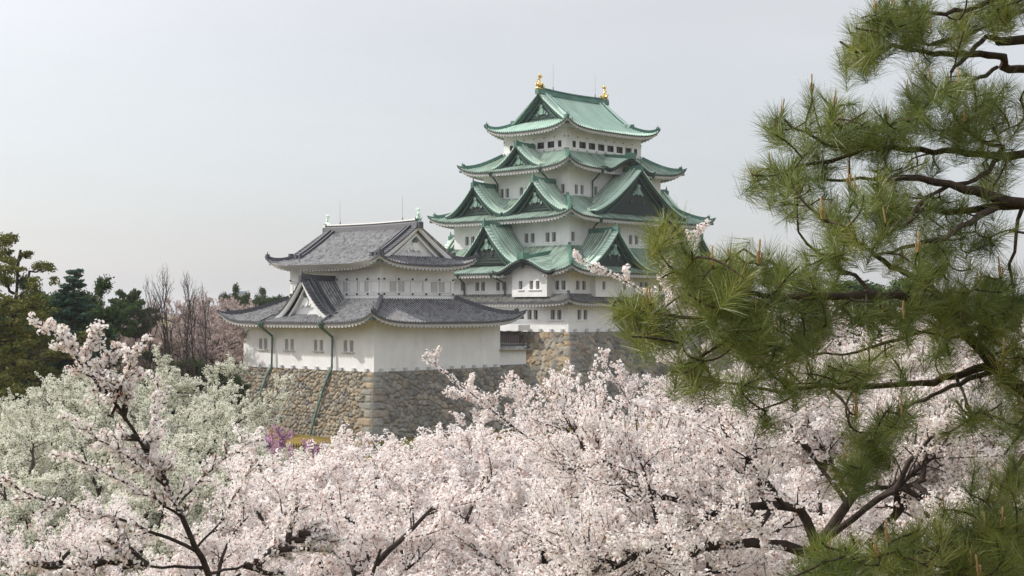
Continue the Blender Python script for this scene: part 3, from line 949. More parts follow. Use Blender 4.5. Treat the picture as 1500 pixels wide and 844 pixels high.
def stone_face(name, parent, face, La, d0, zt, zb, batter, seed, cell=(.62, .5), left=True, right=True, grey=0.0, aoff=0.0, res=.1, rows=None):
    rng = np.random.default_rng(seed)
    fr = FR[face]; H = zt - zb
    nu = int(2 * La / res); nv = int(H / res)
    sgrid = np.linspace(-1, 1, nu + 1); v = np.linspace(0, 1, nv + 1)
    S_, V_ = np.meshgrid(sgrid, v, indexing='ij')
    e = batter(V_)
    extL = np.where(S_ < 0, 1.0 if left else 0.0, 1.0 if right else 0.0)
    A = S_ * La + np.sign(S_) * np.abs(S_) ** 3 * e * extL
    Z = zt - V_ * H
    # irregular stones
    cw, ch = cell
    na = int((2 * La + 8) / cw) + 1; nz_ = int((H + 2) / ch) + 1
    gx, gy = np.meshgrid(np.arange(na), np.arange(nz_), indexing='ij')
    sx = (-La - 4) + (gx + .5 * (gy % 2) + rng.uniform(-.42, .42, gx.shape)) * cw
    sy = zt + 1 - (gy + rng.uniform(-.4, .4, gx.shape)) * ch
    # a few large stones: drop neighbours
    keepm = rng.random(gx.shape) > .14
    sx = sx[keepm]; sy = sy[keepm]
    p = np.stack([A.ravel(), Z.ravel() * 1.15], 1); q = np.stack([sx, sy * 1.15], 1)
    F1 = np.full(len(p), 9e9); F2 = F1.copy(); I1 = np.zeros(len(p), int)
    for c0 in range(0, len(p), 4000):
        d = np.sqrt(((p[c0:c0 + 4000, None, :] - q[None]) ** 2).sum(2))
        i = d.argmin(1); r = np.arange(len(i)); F1[c0:c0 + 4000] = d[r, i]; I1[c0:c0 + 4000] = i
        d[r, i] = 9e9; F2[c0:c0 + 4000] = d.min(1)
    edge = (F2 - F1)
    ncol = rng.integers(0, len(PAL), len(q))
    colr = PAL[ncol] * rng.uniform(.78, 1.2, (len(q), 1))
    bulge = rng.uniform(.02, .13, len(q)); tx = rng.uniform(-.12, .12, len(q)); ty = rng.uniform(-.12, .12, len(q))
    col = colr[I1]
    disp = np.clip((edge - .03) / .09, 0, 1) ** .6 * (.22 + bulge[I1]) + (p[:, 0] - q[I1, 0]) * tx[I1] + (p[:, 1] - q[I1, 1]) * ty[I1]
    # squared corner blocks laid long and short
    af = A.ravel(); zf = Z.ravel(); ef = e.ravel()
    if rows is None: rows = [.55, .6, .7, .7, .75, .8, .9, .9, 1.0, 1.0, 1.1, 1.2, 1.3, 1.4]
    top = zt
    for k, h in enumerate(rows):
        for sd, on in ((-1, left), (1, right)):
            if not on: continue
            ln = (1.7 if (k + (sd > 0)) % 2 == 0 else .95) * (1 + .06 * k)
            dist = (La + ef) - sd * af
            msk = (dist < ln + .25 * np.sin(zf * 3)) & (zf <= top) & (zf > top - h)
            ed = np.minimum(np.minimum(top - zf, zf - (top - h)), ln - dist)
            disp[msk] = np.clip((ed[msk] - .02) / .12, 0, 1) ** .5 * .22
            w_ = np.clip(dist / .3, 0, 1); disp[msk] *= w_[msk]
            col[msk] = np.array([(.32, .29, .24), (.36, .28, .19), (.26, .25, .225), (.33, .30, .255)][int(rng.integers(0, 4))]) * rng.uniform(.85, 1.1)
        top -= h
    disp += rng.normal(0, .012, len(disp))
    if grey:
        g = col.mean(1, keepdims=True); col = col * (1 - grey) + g * np.array([[.93, .98, 1.0]]) * grey * .92
    Dd = (d0 + ef + disp)
    XYZ = np.stack([np.asarray(c) for c in fr(af + aoff, Dd, zf)], 1)
    idx = np.arange((nu + 1) * (nv + 1)).reshape(nu + 1, nv + 1)
    Fq = np.stack([idx[:-1, :-1], idx[:-1, 1:], idx[1:, 1:], idx[1:, :-1]], -1).reshape(-1, 4)
    me = mesh_np(name, XYZ, Fq, [M['stone']], {'stone_col': ('POINT', col)})
    return link(bpy.data.objects.new(name, me), parent)

bat = lambda k: (lambda v: k * (.42 * v + .58 * (1 - (1 - v) ** 1.0) ** .8))
batS = lambda v: 2.7 * (1.25 * v - .25 * v ** 2)
batM = lambda v: 4.2 * (1.3 * v - .3 * v ** 2)
sbase = empty('stone_rampart', (-17.51, 173.96, 0), TH)
tag(sbase, 'tan and grey fieldstone base carrying the small grey roofed castle tower', 'stone wall')
stone_face('stone_facing', sbase, 'S', 12.5, 10.35, -6.95, -14.6, batS, 11, (.56, .44), grey=.18)
stone_face('stone_facing', sbase, 'E', 10.35, 12.5, -6.95, -14.6, batS, 12, (.74, .58), grey=.55)
stone_face('stone_facing', sbase, 'W', 10.35, 12.5, -6.95, -14.6, batS, 13, (.8, .6), res=.3)
tp = MB(); tp.face([(-12.55, -10.4, -6.97), (12.55, -10.4, -6.97), (12.55, 10.4, -6.97), (-12.55, 10.4, -6.97)])
tp.build('coping', [M['eave']], sbase)
mbase = empty('stone_rampart', (9.42, 215.5, 0), TH)
tag(mbase, 'high battered stone base under the tall keep, pale squared blocks at its corner', 'stone wall')
stone_face('stone_facing', mbase, 'S', 15.6, 18.75, -2.97, -14.6, batM, 21, (.95, .75), res=.13)
stone_face('stone_facing', mbase, 'E', 18.75, 15.6, -2.97, -14.6, batM, 22, (.95, .75), grey=.5, res=.14)
tp = MB(); tp.face([(-15.65, -18.8, -2.99), (15.65, -18.8, -2.99), (15.65, 18.8, -2.99), (-15.65, 18.8, -2.99)])
tp.build('coping', [M['eave']], mbase)
# link between the two bases: stone causeway, white wall with a tiled cap, dark gate
cway = empty('stone_causeway', (-17.51, 173.96, 0), TH)
tag(cway, 'shaded stone causeway wall joining the small tower base to the keep base', 'stone wall')
stone_face('stone_facing', cway, 'E', 2.9, 11.9, -6.75, -14.6, batS, 31, (.85, .66), left=False, grey=.5, aoff=13.0, res=.18)
stone_face('stone_facing', cway, 'N', 6.0, 15.7, -6.75, -14.6, lambda v: batS(v) * .3, 32, (.85, .66), left=False, right=False, grey=.5, aoff=-6.0, res=.25)
tp = MB(); tp.face([(0, 10.1, -6.77), (11.95, 10.1, -6.77), (11.95, 15.8, -6.77), (0, 15.8, -6.77)]); tp.build('coping', [M['eave']], cway)
pw_ = empty('parapet_wall', (-17.51, 173.96, 0), TH)
tag(pw_, 'low white parapet wall with a grey tiled cap beside the small tower', 'wall')
pm = MB()
pm.box((11.6, 12.85, -5.85), (.5, 5.4, 1.9)); pm.box((6.0, 15.3, -5.85), (11.0, .5, 1.9))
pm.build('wall_body', [M['plaster']], pw_)
pm = MB()
def cap_strip(mb, p0, p1, w, z0, z1):
    a = Vector(p0); b = Vector(p1); t = (b - a).normalized(); s = Vector((t.y, -t.x, 0)); L = (b - a).length
    n = int(L / .3)
    for sd in (-1, 1):
        P = []; UV = []
        for k in range(2 * n + 1):
            q = a + t * (L * k / (2 * n)); h = .07 * (k % 2)
            P.append([tuple(q + s * sd * w * r / 3 + Vector((0, 0, z1 + (z0 - z1) * r / 3 + h))) for r in range(4)]); UV.append([(k * .15, r * .33) for r in range(4)])
        mb.grid(P, 0, UV)
    mb.bar([tuple(a + Vector((0, 0, z1 - .05))), tuple(b + Vector((0, 0, z1 - .05)))], .4, .3, 1)
cap_strip(pm, (11.6, 10.0, 0), (11.6, 16.0, 0), .95, -4.95, -4.4)
cap_strip(pm, (12.4, 15.3, 0), (.5, 15.3, 0), .95, -4.95, -4.4)
pm.build('tiled_cap', [M['tileold'], M['tiledark']], pw_)
gt = empty('gate', (9.42, 215.5, 0), TH)
tag(gt, 'dark brown gate under a white lintel below the keep wall', 'gate')
g_ = MB(); g_.box((1.3, -21.2, -5.0), (14.6, .3, 4.2))
for k in range(36): g_.box((-5.8 + .4 * k, -21.38, -5.0), (.08, .08, 4.1))
g_.build('door_panel', [M['gate']], gt)
g_ = MB(); g_.box((1.3, -20.6, -2.4), (15.2, 2.4, .8)); g_.build('lintel', [M['plaster']], gt)
g_ = MB()
# ------------------------------------------------------------------ vegetation
def px(u, v, Y):
    """a point of the view ray through photo position (u, v) at distance Y"""
    return Vector(((u - 750) / 2050 * Y, Y, (455 - v) / 2050 * Y))

def m_leaf(name, stops, trans=0.35, rough=0.6, gloss=0.0):
    mt = bpy.data.materials.new(name); mt.use_nodes = True
    t = mt.node_tree; t.nodes.clear()
    out = t.nodes.new('ShaderNodeOutputMaterial')
    at = t.nodes.new('ShaderNodeAttribute'); at.attribute_name = 'tint'
    r = t.nodes.new('ShaderNodeValToRGB'); c = r.color_ramp
    c.elements[0].position, c.elements[0].color = stops[0][0], (*stops[0][1], 1)
    c.elements[1].position, c.elements[1].color = stops[-1][0], (*stops[-1][1], 1)
    for p, q in stops[1:-1]:
        e = c.elements.new(p); e.color = (*q, 1)
    t.links.new(at.outputs['Fac'], r.inputs[0])
    d = t.nodes.new('ShaderNodeBsdfDiffuse'); tr = t.nodes.new('ShaderNodeBsdfTranslucent')
    t.links.new(r.outputs[0], d.inputs[0]); t.links.new(r.outputs[0], tr.inputs[0])
    mx = t.nodes.new('ShaderNodeMixShader'); mx.inputs[0].default_value = trans
    t.links.new(d.outputs[0], mx.inputs[1]); t.links.new(tr.outputs[0], mx.inputs[2])
    last = mx
    if gloss:
        g = t.nodes.new('ShaderNodeBsdfGlossy'); g.inputs['Roughness'].default_value = rough
        m2 = t.nodes.new('ShaderNodeMixShader'); m2.inputs[0].default_value = gloss
        t.links.new(mx.outputs[0], m2.inputs[1]); t.links.new(g.outputs[0], m2.inputs[2]); last = m2
    t.links.new(last.outputs[0], out.inputs[0])
    return mt

def m_bark(name, a, b, sc=6):
    n = N(name, 0.9, 0.2)
    n.base(n.ramp(n.noise(sc, n.coord(), 5, .65), [(0.3, a), (0.7, b)]))
    n.bump(n.noise(sc * 3, n.coord('Object', (1, 1, .4)), 4), 0.6, 0.03)
    return n.mt

PINKS = [(0.0, (.20, .09, .05)), (0.045, (.36, .19, .12)), (0.07, (.76, .57, .53)), (0.2, (.88, .79, .765)), (0.45, (.915, .86, .835)), (1.0, (.945, .915, .895))]
M['blossom'] = m_leaf('pink_cherry_petals', PINKS, .38)
M['white_blossom'] = m_leaf('greenish_white_petals', [(0.0, (.06, .085, .025)), (0.19, (.18, .21, .08)), (0.26, (.62, .61, .50)), (0.6, (.83, .83, .72)), (1.0, (.91, .905, .83))], .35)
M['far_blossom'] = m_leaf('faded_pink_petals', [(0.0, (.10, .06, .05)), (0.3, (.25, .17, .15)), (0.38, (.52, .42, .39)), (1.0, (.76, .66, .62))], .3)
M['magenta'] = m_leaf('magenta_petals', [(0.0, (.12, .07, .07)), (0.12, (.34, .18, .28)), (0.5, (.58, .36, .49)), (1.0, (.76, .57, .67))], .35)
M['cherry_bark'] = m_bark('cherry_bark', (.018, .013, .011), (.062, .045, .038))
M['pine_bark'] = m_bark('pine_bark', (.022, .016, .012), (.085, .060, .045), 14)
M['grey_bark'] = m_bark('grey_bark', (.045, .036, .032), (.10, .08, .07))
M['needle'] = m_leaf('pine_needles', [(0.0, (.16, .09, .03)), (0.03, (.20, .12, .045)), (0.05, (.06, .095, .018)), (0.4, (.135, .185, .034)), (0.75, (.24, .262, .048)), (1.0, (.35, .335, .078))], .32, .45, .06)
M['far_needle'] = m_leaf('yellow_green_pine', [(0.0, (.05, .06, .018)), (0.5, (.13, .14, .042)), (1.0, (.24, .22, .08))], .2)
M['dark_needle'] = m_leaf('dark_evergreen', [(0.0, (.022, .04, .016)), (0.5, (.055, .09, .035)), (1.0, (.12, .16, .06))], .2)
M['blue_needle'] = m_leaf('blue_green_fir', [(0.0, (.02, .045, .032)), (0.5, (.05, .09, .065)), (1.0, (.10, .15, .11))], .15)
M['candle'] = m_plain('tan_pine_candle', (.42, .27, .13), .8, .2, .25, 40)

def tubes_np(branches, sides):
    """branches: list of (points (k,3), radii (k,)); returns vertices and quads"""
    Vs = []; Fs = []; off = 0
    groups = {}
    for b in branches: groups.setdefault(len(b[0]), []).append(b)
    for k, bl in groups.items():
        P = np.stack([b[0] for b in bl]); Rr = np.stack([b[1] for b in bl])
        T = np.empty_like(P); T[:, 1:-1] = P[:, 2:] - P[:, :-2]; T[:, 0] = P[:, 1] - P[:, 0]; T[:, -1] = P[:, -1] - P[:, -2]
        T /= np.linalg.norm(T, axis=2, keepdims=True) + 1e-9
        ref = np.where(np.abs(T[:, :1, 2:3]) > .8, np.array([[[1., 0, 0]]]), np.array([[[0, 0, 1.]]]))
        A = np.cross(T, np.broadcast_to(ref, T.shape)); A /= np.linalg.norm(A, axis=2, keepdims=True) + 1e-9
        B = np.cross(A, T)
        an = np.arange(sides) * 2 * np.pi / sides
        V = P[:, :, None, :] + Rr[:, :, None, None] * (A[:, :, None, :] * np.cos(an)[None, None, :, None] + B[:, :, None, :] * np.sin(an)[None, None, :, None])
        n = len(bl); V = V.reshape(-1, 3)
        base = off + (np.arange(n) * k * sides)[:, None, None] + (np.arange(k - 1) * sides)[None, :, None]
        j = np.arange(sides); jn = (j + 1) % sides
        F = np.stack([base + j, base + jn, base + jn + sides, base + j + sides], -1).reshape(-1, 4)
        Vs.append(V); Fs.append(F); off += len(V)
    return np.concatenate(Vs), np.concatenate(Fs)

def rvec(rng):
    v = rng.normal(size=3); return v / (np.linalg.norm(v) + 1e-9)

def path(rng, p, d, L, n, wander, trop):
    pts = [np.array(p, float)]; d = np.array(d, float); d /= np.linalg.norm(d)
    for i in range(n):
        d = d + rng.normal(size=3) * wander + np.array(trop) / n
        d /= np.linalg.norm(d)
        pts.append(pts[-1] + d * L / n)
    return np.array(pts)

def side_dir(rng, t, ang, up=0.0):
    """a direction leaving tangent t at the angle ang"""
    t = t / np.linalg.norm(t); r = np.cross(t, rvec(rng)); r /= np.linalg.norm(r) + 1e-9
    v = t * math.cos(ang) + r * math.sin(ang); v[2] += up
    return v / np.linalg.norm(v)

class Tree:
    """cherry-like branching; levels: list of dicts (n, L, r, ang, up, wander, trop, t0, bloom)"""
    def __init__(self, seed):
        self.rng = np.random.default_rng(seed); self.br = []; self.twig = []; self.bloom = []
    def add(self, pts, r0, r1, bloom=None, thick=True, pw=1.0):
        k = len(pts); rad = r0 + (r1 - r0) * np.linspace(0, 1, k) ** pw
        (self.br if thick else self.twig).append((pts, rad))
        if bloom:
            step, t0 = bloom
            seg = np.linalg.norm(np.diff(pts, axis=0), axis=1); cum = np.concatenate([[0], np.cumsum(seg)]); L = cum[-1]
            s = np.arange(L * t0 + step * .5, L, step)
            if len(s) == 0: s = np.array([L])
            s = np.clip(s + self.rng.uniform(-.4, .4, len(s)) * step, 0, L)
            self.bloom.append(np.stack([np.interp(s, cum, pts[:, c]) for c in range(3)], 1))
    def kids(self, pts, lv, levels, scale=1.0):
        if lv >= len(levels): return
        q = levels[lv]; rng = self.rng
        n = q['n']; n = n if isinstance(n, int) else int(rng.integers(n[0], n[1] + 1))
        for i in range(n):
            t = q.get('t0', .25) + (1 - q.get('t0', .25)) * (i + rng.uniform(.1, .9)) / n
            f = t * (len(pts) - 1); a = min(int(f), len(pts) - 2)
            p = pts[a] + (pts[a + 1] - pts[a]) * (f - a)
            d = side_dir(rng, pts[a + 1] - pts[a], math.radians(rng.uniform(*q['ang'])), q.get('up', .2))
            if q.get('flat'): d[2] *= q['flat']
            L = q['L'] * scale * rng.uniform(.7, 1.25) * (1.15 - .45 * t)
            c = path(rng, p, d, L, q.get('seg', 4), q.get('wander', .12), (0, 0, q.get('trop', .1)))
            self.add(c, q['r'], q['r1'], q.get('bloom'), q.get('thick', True))
            self.kids(c, lv + 1, levels, scale)
    def meshes(self, tname, cname, tm, cm, nfl, pr, fr, petals=5, droop=0.0):
        V, F = tubes_np(self.br, 7)
        if self.twig:
            V2, F2 = tubes_np(self.twig, 3); F = np.concatenate([F, F2 + len(V)]); V = np.concatenate([V, V2])
        bark = mesh_np(tname, V, F, [tm], smooth=True)
        crown = None
        if self.bloom:
            crown = flower_mesh(cname, np.concatenate(self.bloom), self.rng, nfl, pr, fr, cm, petals)
        return bark, crown

def frames(Nn, rng):
    Nn = Nn / (np.linalg.norm(Nn, axis=1, keepdims=True) + 1e-9)
    r = rng.normal(size=Nn.shape); A = np.cross(Nn, r); A /= np.linalg.norm(A, axis=1, keepdims=True) + 1e-9
    return Nn, A, np.cross(Nn, A)

def flower_mesh(name, P, rng, nfl, pr, fr, mt, petals=5):
    """balls of small five-petalled flowers round the points P"""
    n = len(P)
    C = np.repeat(P, nfl, axis=0)
    D = rng.normal(size=C.shape); D /= np.linalg.norm(D, axis=1, keepdims=True)
    size = np.repeat(rng.uniform(.65, 1.25, n), nfl)
    C = C + D * (pr * size * rng.uniform(.55, 1.05, len(C)))[:, None]
    Nn, A, B = frames(D + rng.normal(size=D.shape) * .55, rng)
    R_ = fr * rng.uniform(.75, 1.25, len(C)); cup = rng.uniform(.15, .6, len(C))
    base = rng.beta(2.2, 1.5, len(C))
    clump = np.repeat(rng.normal(0, .17, n), nfl)
    tint = np.clip(.08 + .92 * base + clump, .071, 1)
    q = rng.random(len(C)) < .06; tint[q] = rng.uniform(0, .06, q.sum())
    if petals == 5:
        vs = [C]
        for k in range(5):
            for o in (-.5, .5):
                an = 2 * np.pi * (k + o * .86) / 5
                vs.append(C + ((A * math.cos(an) + B * math.sin(an)) + Nn * cup[:, None]) * R_[:, None])
        V = np.stack(vs, 1).reshape(-1, 3)
        i = np.arange(len(C))[:, None] * 11
        F = np.concatenate([np.concatenate([i, i + 1 + 2 * k, i + 2 + 2 * k], 1) for k in range(5)])
        T = np.tile(tint, 5)
    else:
        vs = [C + (A * x + B * y + Nn * z) * R_[:, None] for x, y, z in ((-1, -.6, .3), (1, -.6, .3), (1, .6, 0), (-1, .6, .15))]
        V = np.stack(vs, 1).reshape(-1, 3)
        F = np.arange(len(C))[:, None] * 4 + np.arange(4)[None]
        T = tint
    return mesh_np(name, V, F, [mt], {'tint': ('FACE', T)})

def cherry_levels(s=1.0, dense=1.0, b=.105):
    i = lambda q: max(1, int(round(q * dense)))
    return [
        dict(n=i(8), L=2.6 * s, r=.055, r1=.016, ang=(30, 65), up=.12, wander=.16, trop=.05, t0=.18, seg=6, flat=.75, bloom=(.14, .7)),
        dict(n=i(8), L=1.15 * s, r=.016, r1=.006, ang=(30, 70), up=.15, wander=.14, trop=.12, t0=.15, seg=5, thick=False, bloom=(.1, .4)),
        dict(n=i(5), L=.52 * s, r=.006, r1=.003, ang=(30, 65), up=.15, wander=.1, trop=.1, t0=.2, seg=3, thick=False, bloom=(b, .1)),
    ]

def cherry(seed, H=9.0, R_=5.2, limbs=6, dense=1.0):
    T = Tree(seed); rng = T.rng
    tr = path(rng, (0, 0, -.2), (rng.normal() * .1, rng.normal() * .1, 1), H * .26, 5, .06, (0, 0, .1))
    T.add(tr, .26, .19, pw=.7)
    lv = cherry_levels(H / 9.0, dense)
    for k in range(limbs):
        az = 2 * math.pi * (k + rng.uniform(-.25, .25)) / limbs; el = math.radians(rng.uniform(28, 62) if k else 80)
        d = (math.cos(az) * math.cos(el), math.sin(az) * math.cos(el), math.sin(el))
        L = H * .72 * rng.uniform(.85, 1.1)
        c = path(rng, tr[-1 - (k % 2)], d, L, 9, .11, (0, 0, -.15 if el < .9 else .05))
        T.add(c, .125, .022, pw=.8)
        T.kids(c, 0, lv, 1.0)
    return T

GROUPS = {}
def place_tree(name, label, cat, group, loc, rz, sc, bark, crown, bmat=None, cmat=None, crown_name='crown'):
    r = empty(name, loc, rz); r.scale = sc if isinstance(sc, tuple) else (sc, sc, sc)
    tag(r, label, cat, group)
    t = link(bpy.data.objects.new('trunk', bark), r)
    if bmat is not None:
        t.material_slots[0].link = 'OBJECT'; t.material_slots[0].material = bmat
    if crown is not None:
        c = link(bpy.data.objects.new(crown_name, crown), r)
        if cmat is not None:
            c.material_slots[0].link = 'OBJECT'; c.material_slots[0].material = cmat
    return r

protos = []
for sd, lb, hh in ((101, 6, 9.0), (202, 7, 9.0), (303, 6, 9.0)):
    T = cherry(sd, hh, limbs=lb)
    bk, cw = T.meshes('cherry_trunk', 'cherry_crown', M['cherry_bark'], M['blossom'], 17, .082, .0235)
    zt = np.concatenate(T.bloom)[:, 2]
    protos.append((bk, cw, float(np.percentile(zt, 99.6))))
def spot(u, Y, ytop, htop):
    """foot of a tree seen at photo column u, distance Y, whose top shows at photo row ytop; and its scale"""
    top = (455 - ytop) / 2050 * Y
    return ((u - 750) / 2050 * Y, Y, GZ), (top - GZ) / htop

rng0 = random.Random(5)
def cherries(rows, name, cat, group, cmat=None, bmat=None, wide=1.0):
    for k, (u, Y, yt, lab) in enumerate(rows):
        bk, cw, ht = protos[(k + len(name)) % 3]
        loc, s = spot(u, Y, yt, ht * 1.0)
        w = wide * rng0.uniform(.95, 1.1)
        place_tree(name, lab, cat, group, loc, rng0.uniform(0, 6.28), (s * w, s * w, s), bk, cw, bmat, cmat)

G1 = 'pink cherry trees in full bloom'
cherries([
    (560, 46, 655, 'pink cherry tree in the back row right under the small tower corner'),
    (415, 40, 785, 'pink cherry tree just right of the greenish white trees, below the magenta bushes'),
    (580, 39, 680, 'pink cherry tree in the middle row below the small tower corner'),
    (665, 38, 665, 'pink cherry tree between the tower corner and the long flowering shoot'),
    (535, 45, 655, 'pink cherry tree in the back row just left of the small tower corner'),
    (590, 48, 645, 'pink cherry tree hiding the foot of the shaded stone face beside its corner'),
    (615, 44, 648, 'pink cherry tree under the blank white wall of the small tower'),
    (640, 52, 642, 'pink cherry tree before the dark right stone face of the small tower'),
    (700, 50, 636, 'pink cherry tree before the seam of the shaded stone wall and the causeway'),
    (775, 54, 632, 'pink cherry tree just left of the pale keep corner blocks'),
    (730, 44, 640, 'pink cherry tree in bloom hiding the foot of the causeway wall'),
    (850, 46, 622, 'pink cherry tree in bloom below the pale stone corner of the tall keep'),
    (985, 52, 635, 'pink cherry tree in bloom below the shaded right stone face of the keep'),
    (1110, 56, 570, 'pink cherry tree in bloom behind the long lower pine needles'),
    (1255, 62, 505, 'tall pink cherry tree seen through the middle of the pine branches'),
    (1400, 62, 508, 'tall pink cherry tree seen through the right side of the pine'),
], 'cherry_tree', 'cherry tree', G1, wide=1.2)
cherries([
    (395, 30, 775, 'pink cherry tree on the bottom edge right of the thin leaning trunk'),
    (545, 29, 715, 'pink cherry tree along the bottom edge under the small tower corner'),
    (690, 30, 700, 'pink cherry tree at the bottom centre, dark limbs showing among its blossom'),
    (840, 29, 705, 'pink cherry tree along the bottom edge left of the forked dark trunk'),
    (990, 31, 690, 'pink cherry tree behind the long curved dark limb'),
    (1370, 33, 640, 'pink cherry tree behind the lower right pine branches'),
    (1500, 34, 650, 'pink cherry tree at the right edge behind the dark pine foliage'),
], 'cherry_tree', 'cherry tree', G1, wide=1.1)
cherries([
    (40, 31, 800, 'lowest pink cherry tree in the bottom left corner'),
    (95, 35, 745, 'pink cherry tree left of the leaning trunk, in front of the white trees'),
    (10, 34, 760, 'pink cherry tree at the left edge below the white blossom trees'),
], 'cherry_tree', 'cherry tree', G1)
cherries([
    (1190, 84, 520, 'distant pink cherry tree left of the hanging pine sprays'),
    (1330, 92, 468, 'distant pink cherry tree showing just below the sky among pine branches'),
    (1450, 95, 480, 'distant pink cherry tree below the thick slanting pine bough'),
    (1545, 80, 520, 'distant pink cherry tree at the far right edge behind the pine'),
    (1130, 120, 500, 'distant pink cherry tree in the second row behind the hanging pine sprays'),
    (1250, 135, 478, 'distant pink cherry tree in the last row below the sky gap'),
    (1390, 140, 474, 'distant pink cherry tree in the last row behind the slanting pine bough'),
    (1040, 88, 590, 'distant pink cherry tree peeking over the front row beneath the keep'),
], 'cherry_tree', 'cherry tree', G1, wide=1.25)
G2 = 'greenish white blossom trees'
cherries([
    (60, 66, 585, 'greenish white blossom tree below the dark trunk of the left pine'),
    (150, 72, 552, 'greenish white blossom tree behind the thin rising cherry branch'),
    (225, 80, 530, 'highest greenish white blossom tree in front of the bare trees'),
    (240, 72, 590, 'greenish white blossom tree nearest the left drainpipe'),
    (200, 52, 625, 'nearer greenish white blossom tree beside the dark leaning trunk'),
    (272, 56, 690, 'greenish white blossom tree right of the leaning trunk, lowest of its group'),
    (10, 52, 640, 'greenish white blossom tree at the left edge'),
    (215, 70, 558, 'greenish white blossom tree just below the highest one'),
    (175, 68, 565, 'greenish white blossom tree behind the upper fork of the rising cherry'),
    (215, 55, 640, 'nearer greenish white blossom tree behind the trunk of the rising cherry'),
    (105, 48, 655, 'greenish white blossom tree above the yellow grass patch'),
], 'blossom_tree', 'blossom tree', G2, M['white_blossom'], wide=1.1)
G3 = 'far faded cherry trees'
cherries([
    (165, 176, 452, 'far dusky pink cherry tree right of the dark evergreens'),
    (205, 190, 442, 'far dusky pink cherry tree under the small flat topped pine'),
    (262, 192, 440, 'far dusky pink cherry tree behind the bare grey trees'),
    (318, 182, 446, 'far dusky pink cherry tree left of the small tower roof tip'),
    (352, 200, 443, 'far dusky pink cherry tree below the distant city blocks'),
    (390, 230, 446, 'far dusky pink cherry tree over the grey roof slope'),
    (340, 202, 492, 'low spreading dusky pink cherry tree beside the white tower wall'),
    (300, 200, 500, 'low spreading dusky pink cherry tree behind the dark shrubs'),
    (230, 205, 438, 'far dusky pink cherry tree between the bare trees'),
    (290, 210, 438, 'far dusky pink cherry tree in the row below the skyline'),
    (180, 180, 478, 'far dusky pink cherry tree nearest the dark evergreens'),
    (240, 182, 482, 'far dusky pink cherry tree behind the low dark evergreens'),
    (120, 180, 462, 'far dusky pink cherry tree hidden behind the dark bushy evergreen'),
], 'cherry_tree', 'cherry tree', G3, M['far_blossom'], M['grey_bark'], wide=1.0)

# the two cherry trees close by, whose limbs can be followed
def traced(T, pts, r0, r1, lv, lev, bloom=None, n=10, start=0):
    P = np.array([tuple(px(*q)) for q in pts])
    seg = np.concatenate([[0], np.cumsum(np.linalg.norm(np.diff(P, axis=0), axis=1))])
    s = np.linspace(0, seg[-1], n + 1)
    Q = np.stack([np.interp(s, seg, P[:, c]) for c in range(3)], 1)
    for _ in range(2): Q[1:-1] = (Q[:-2] + 2 * Q[1:-1] + Q[2:]) / 4
    Q[1:-1] += T.rng.normal(size=Q[1:-1].shape) * .012
    T.add(Q, r0, r1, bloom, pw=.9)
    T.kids(Q, start, lv, lev)
    return Q
T = Tree(77)
lv = cherry_levels(.8)
lv[0]['n'] = 7
lv2 = [dict(q) for q in lv]; lv2[0].update(n=7, L=.95, t0=.35, ang=(25, 55), up=.15, bloom=(.1, .2)); lv2[1].update(n=9, L=.30, bloom=(.085, .1)); lv2[2].update(n=2, L=.16)
b0 = px(360, 1500, 20); b0.z = GZ
T.add(np.array([tuple(b0), (b0.x + .05, 19.8, -11.5), (b0.x - .1, 19.6, -8.5), tuple(px(345, 960, 19.3)), tuple(px(308, 844, 19))]), .12, .047)
Q_ = traced(T, [(308, 844, 19), (280, 780, 18.9), (240, 700, 18.8), (205, 640, 18.7), (165, 590, 18.6), (140, 545, 18.6)], .047, .014, lv2, .6, n=14)
T.kids(Q_, 1, lv2, 1.2); T.kids(Q_, 1, lv2, 1.0)
traced(T, [(165, 590, 18.6), (130, 545, 18.5), (95, 500, 18.4), (58, 476, 18.4)], .025, .006, lv2[1:], .8, (.06, .2))
traced(T, [(185, 615, 18.6), (160, 570, 18.8), (130, 520, 18.9), (100, 500, 19), (72, 468, 19)], .025, .006, lv2[1:], .8, (.06, .25))
traced(T, [(165, 607, 18.6), (180, 560, 18.4), (195, 530, 18.3), (208, 500, 18.2)], .022, .005, lv2[1:], .8, (.07, .3))
traced(T, [(120, 540, 18.7), (130, 505, 18.6), (138, 482, 18.6)], .012, .004, lv2[1:], .7, (.06, .2))
traced(T, [(240, 700, 18.8), (225, 650, 19.2), (226, 600, 19.5), (232, 555, 19.7)], .018, .006, lv2[1:], .8, (.07, .3))
traced(T, [(255, 725, 18.8), (200, 675, 18.4), (140, 640, 18.2), (100, 608, 18.0)], .02, .006, lv2[1:], .8, (.07, .25))
traced(T, [(270, 760, 18.9), (215, 720, 18.3), (150, 690, 18.0), (95, 665, 17.8)], .02, .006, lv2[1:], .8, (.07, .25))
traced(T, [(262, 740, 18.8), (300, 695, 19.2), (335, 665, 19.5), (372, 645, 19.8)], .018, .006, lv2[1:], .8, (.07, .2))
traced(T, [(290, 800, 19), (330, 760, 19.4), (350, 710, 19.8), (380, 680, 20)], .018, .006, lv2[1:], 1.0, (.07, .3))
traced(T, [(295, 810, 19), (220, 775, 18.4), (130, 745, 18.0), (40, 730, 17.7), (5, 700, 17.6)], .028, .008, lv2[1:], 1.2, (.07, .5))
traced(T, [(300, 830, 19), (215, 830, 18.2), (140, 815, 17.7), (60, 830, 17.4)], .024, .008, lv2, .9, (.07, .4))
traced(T, [(305, 840, 19), (360, 830, 19.6), (420, 800, 20), (450, 770, 20.2)], .024, .008, lv2, .85, (.07, .4))
bk, cw = T.meshes('trunk', 'crown', M['cherry_bark'], M['blossom'], 11, .055, .021)
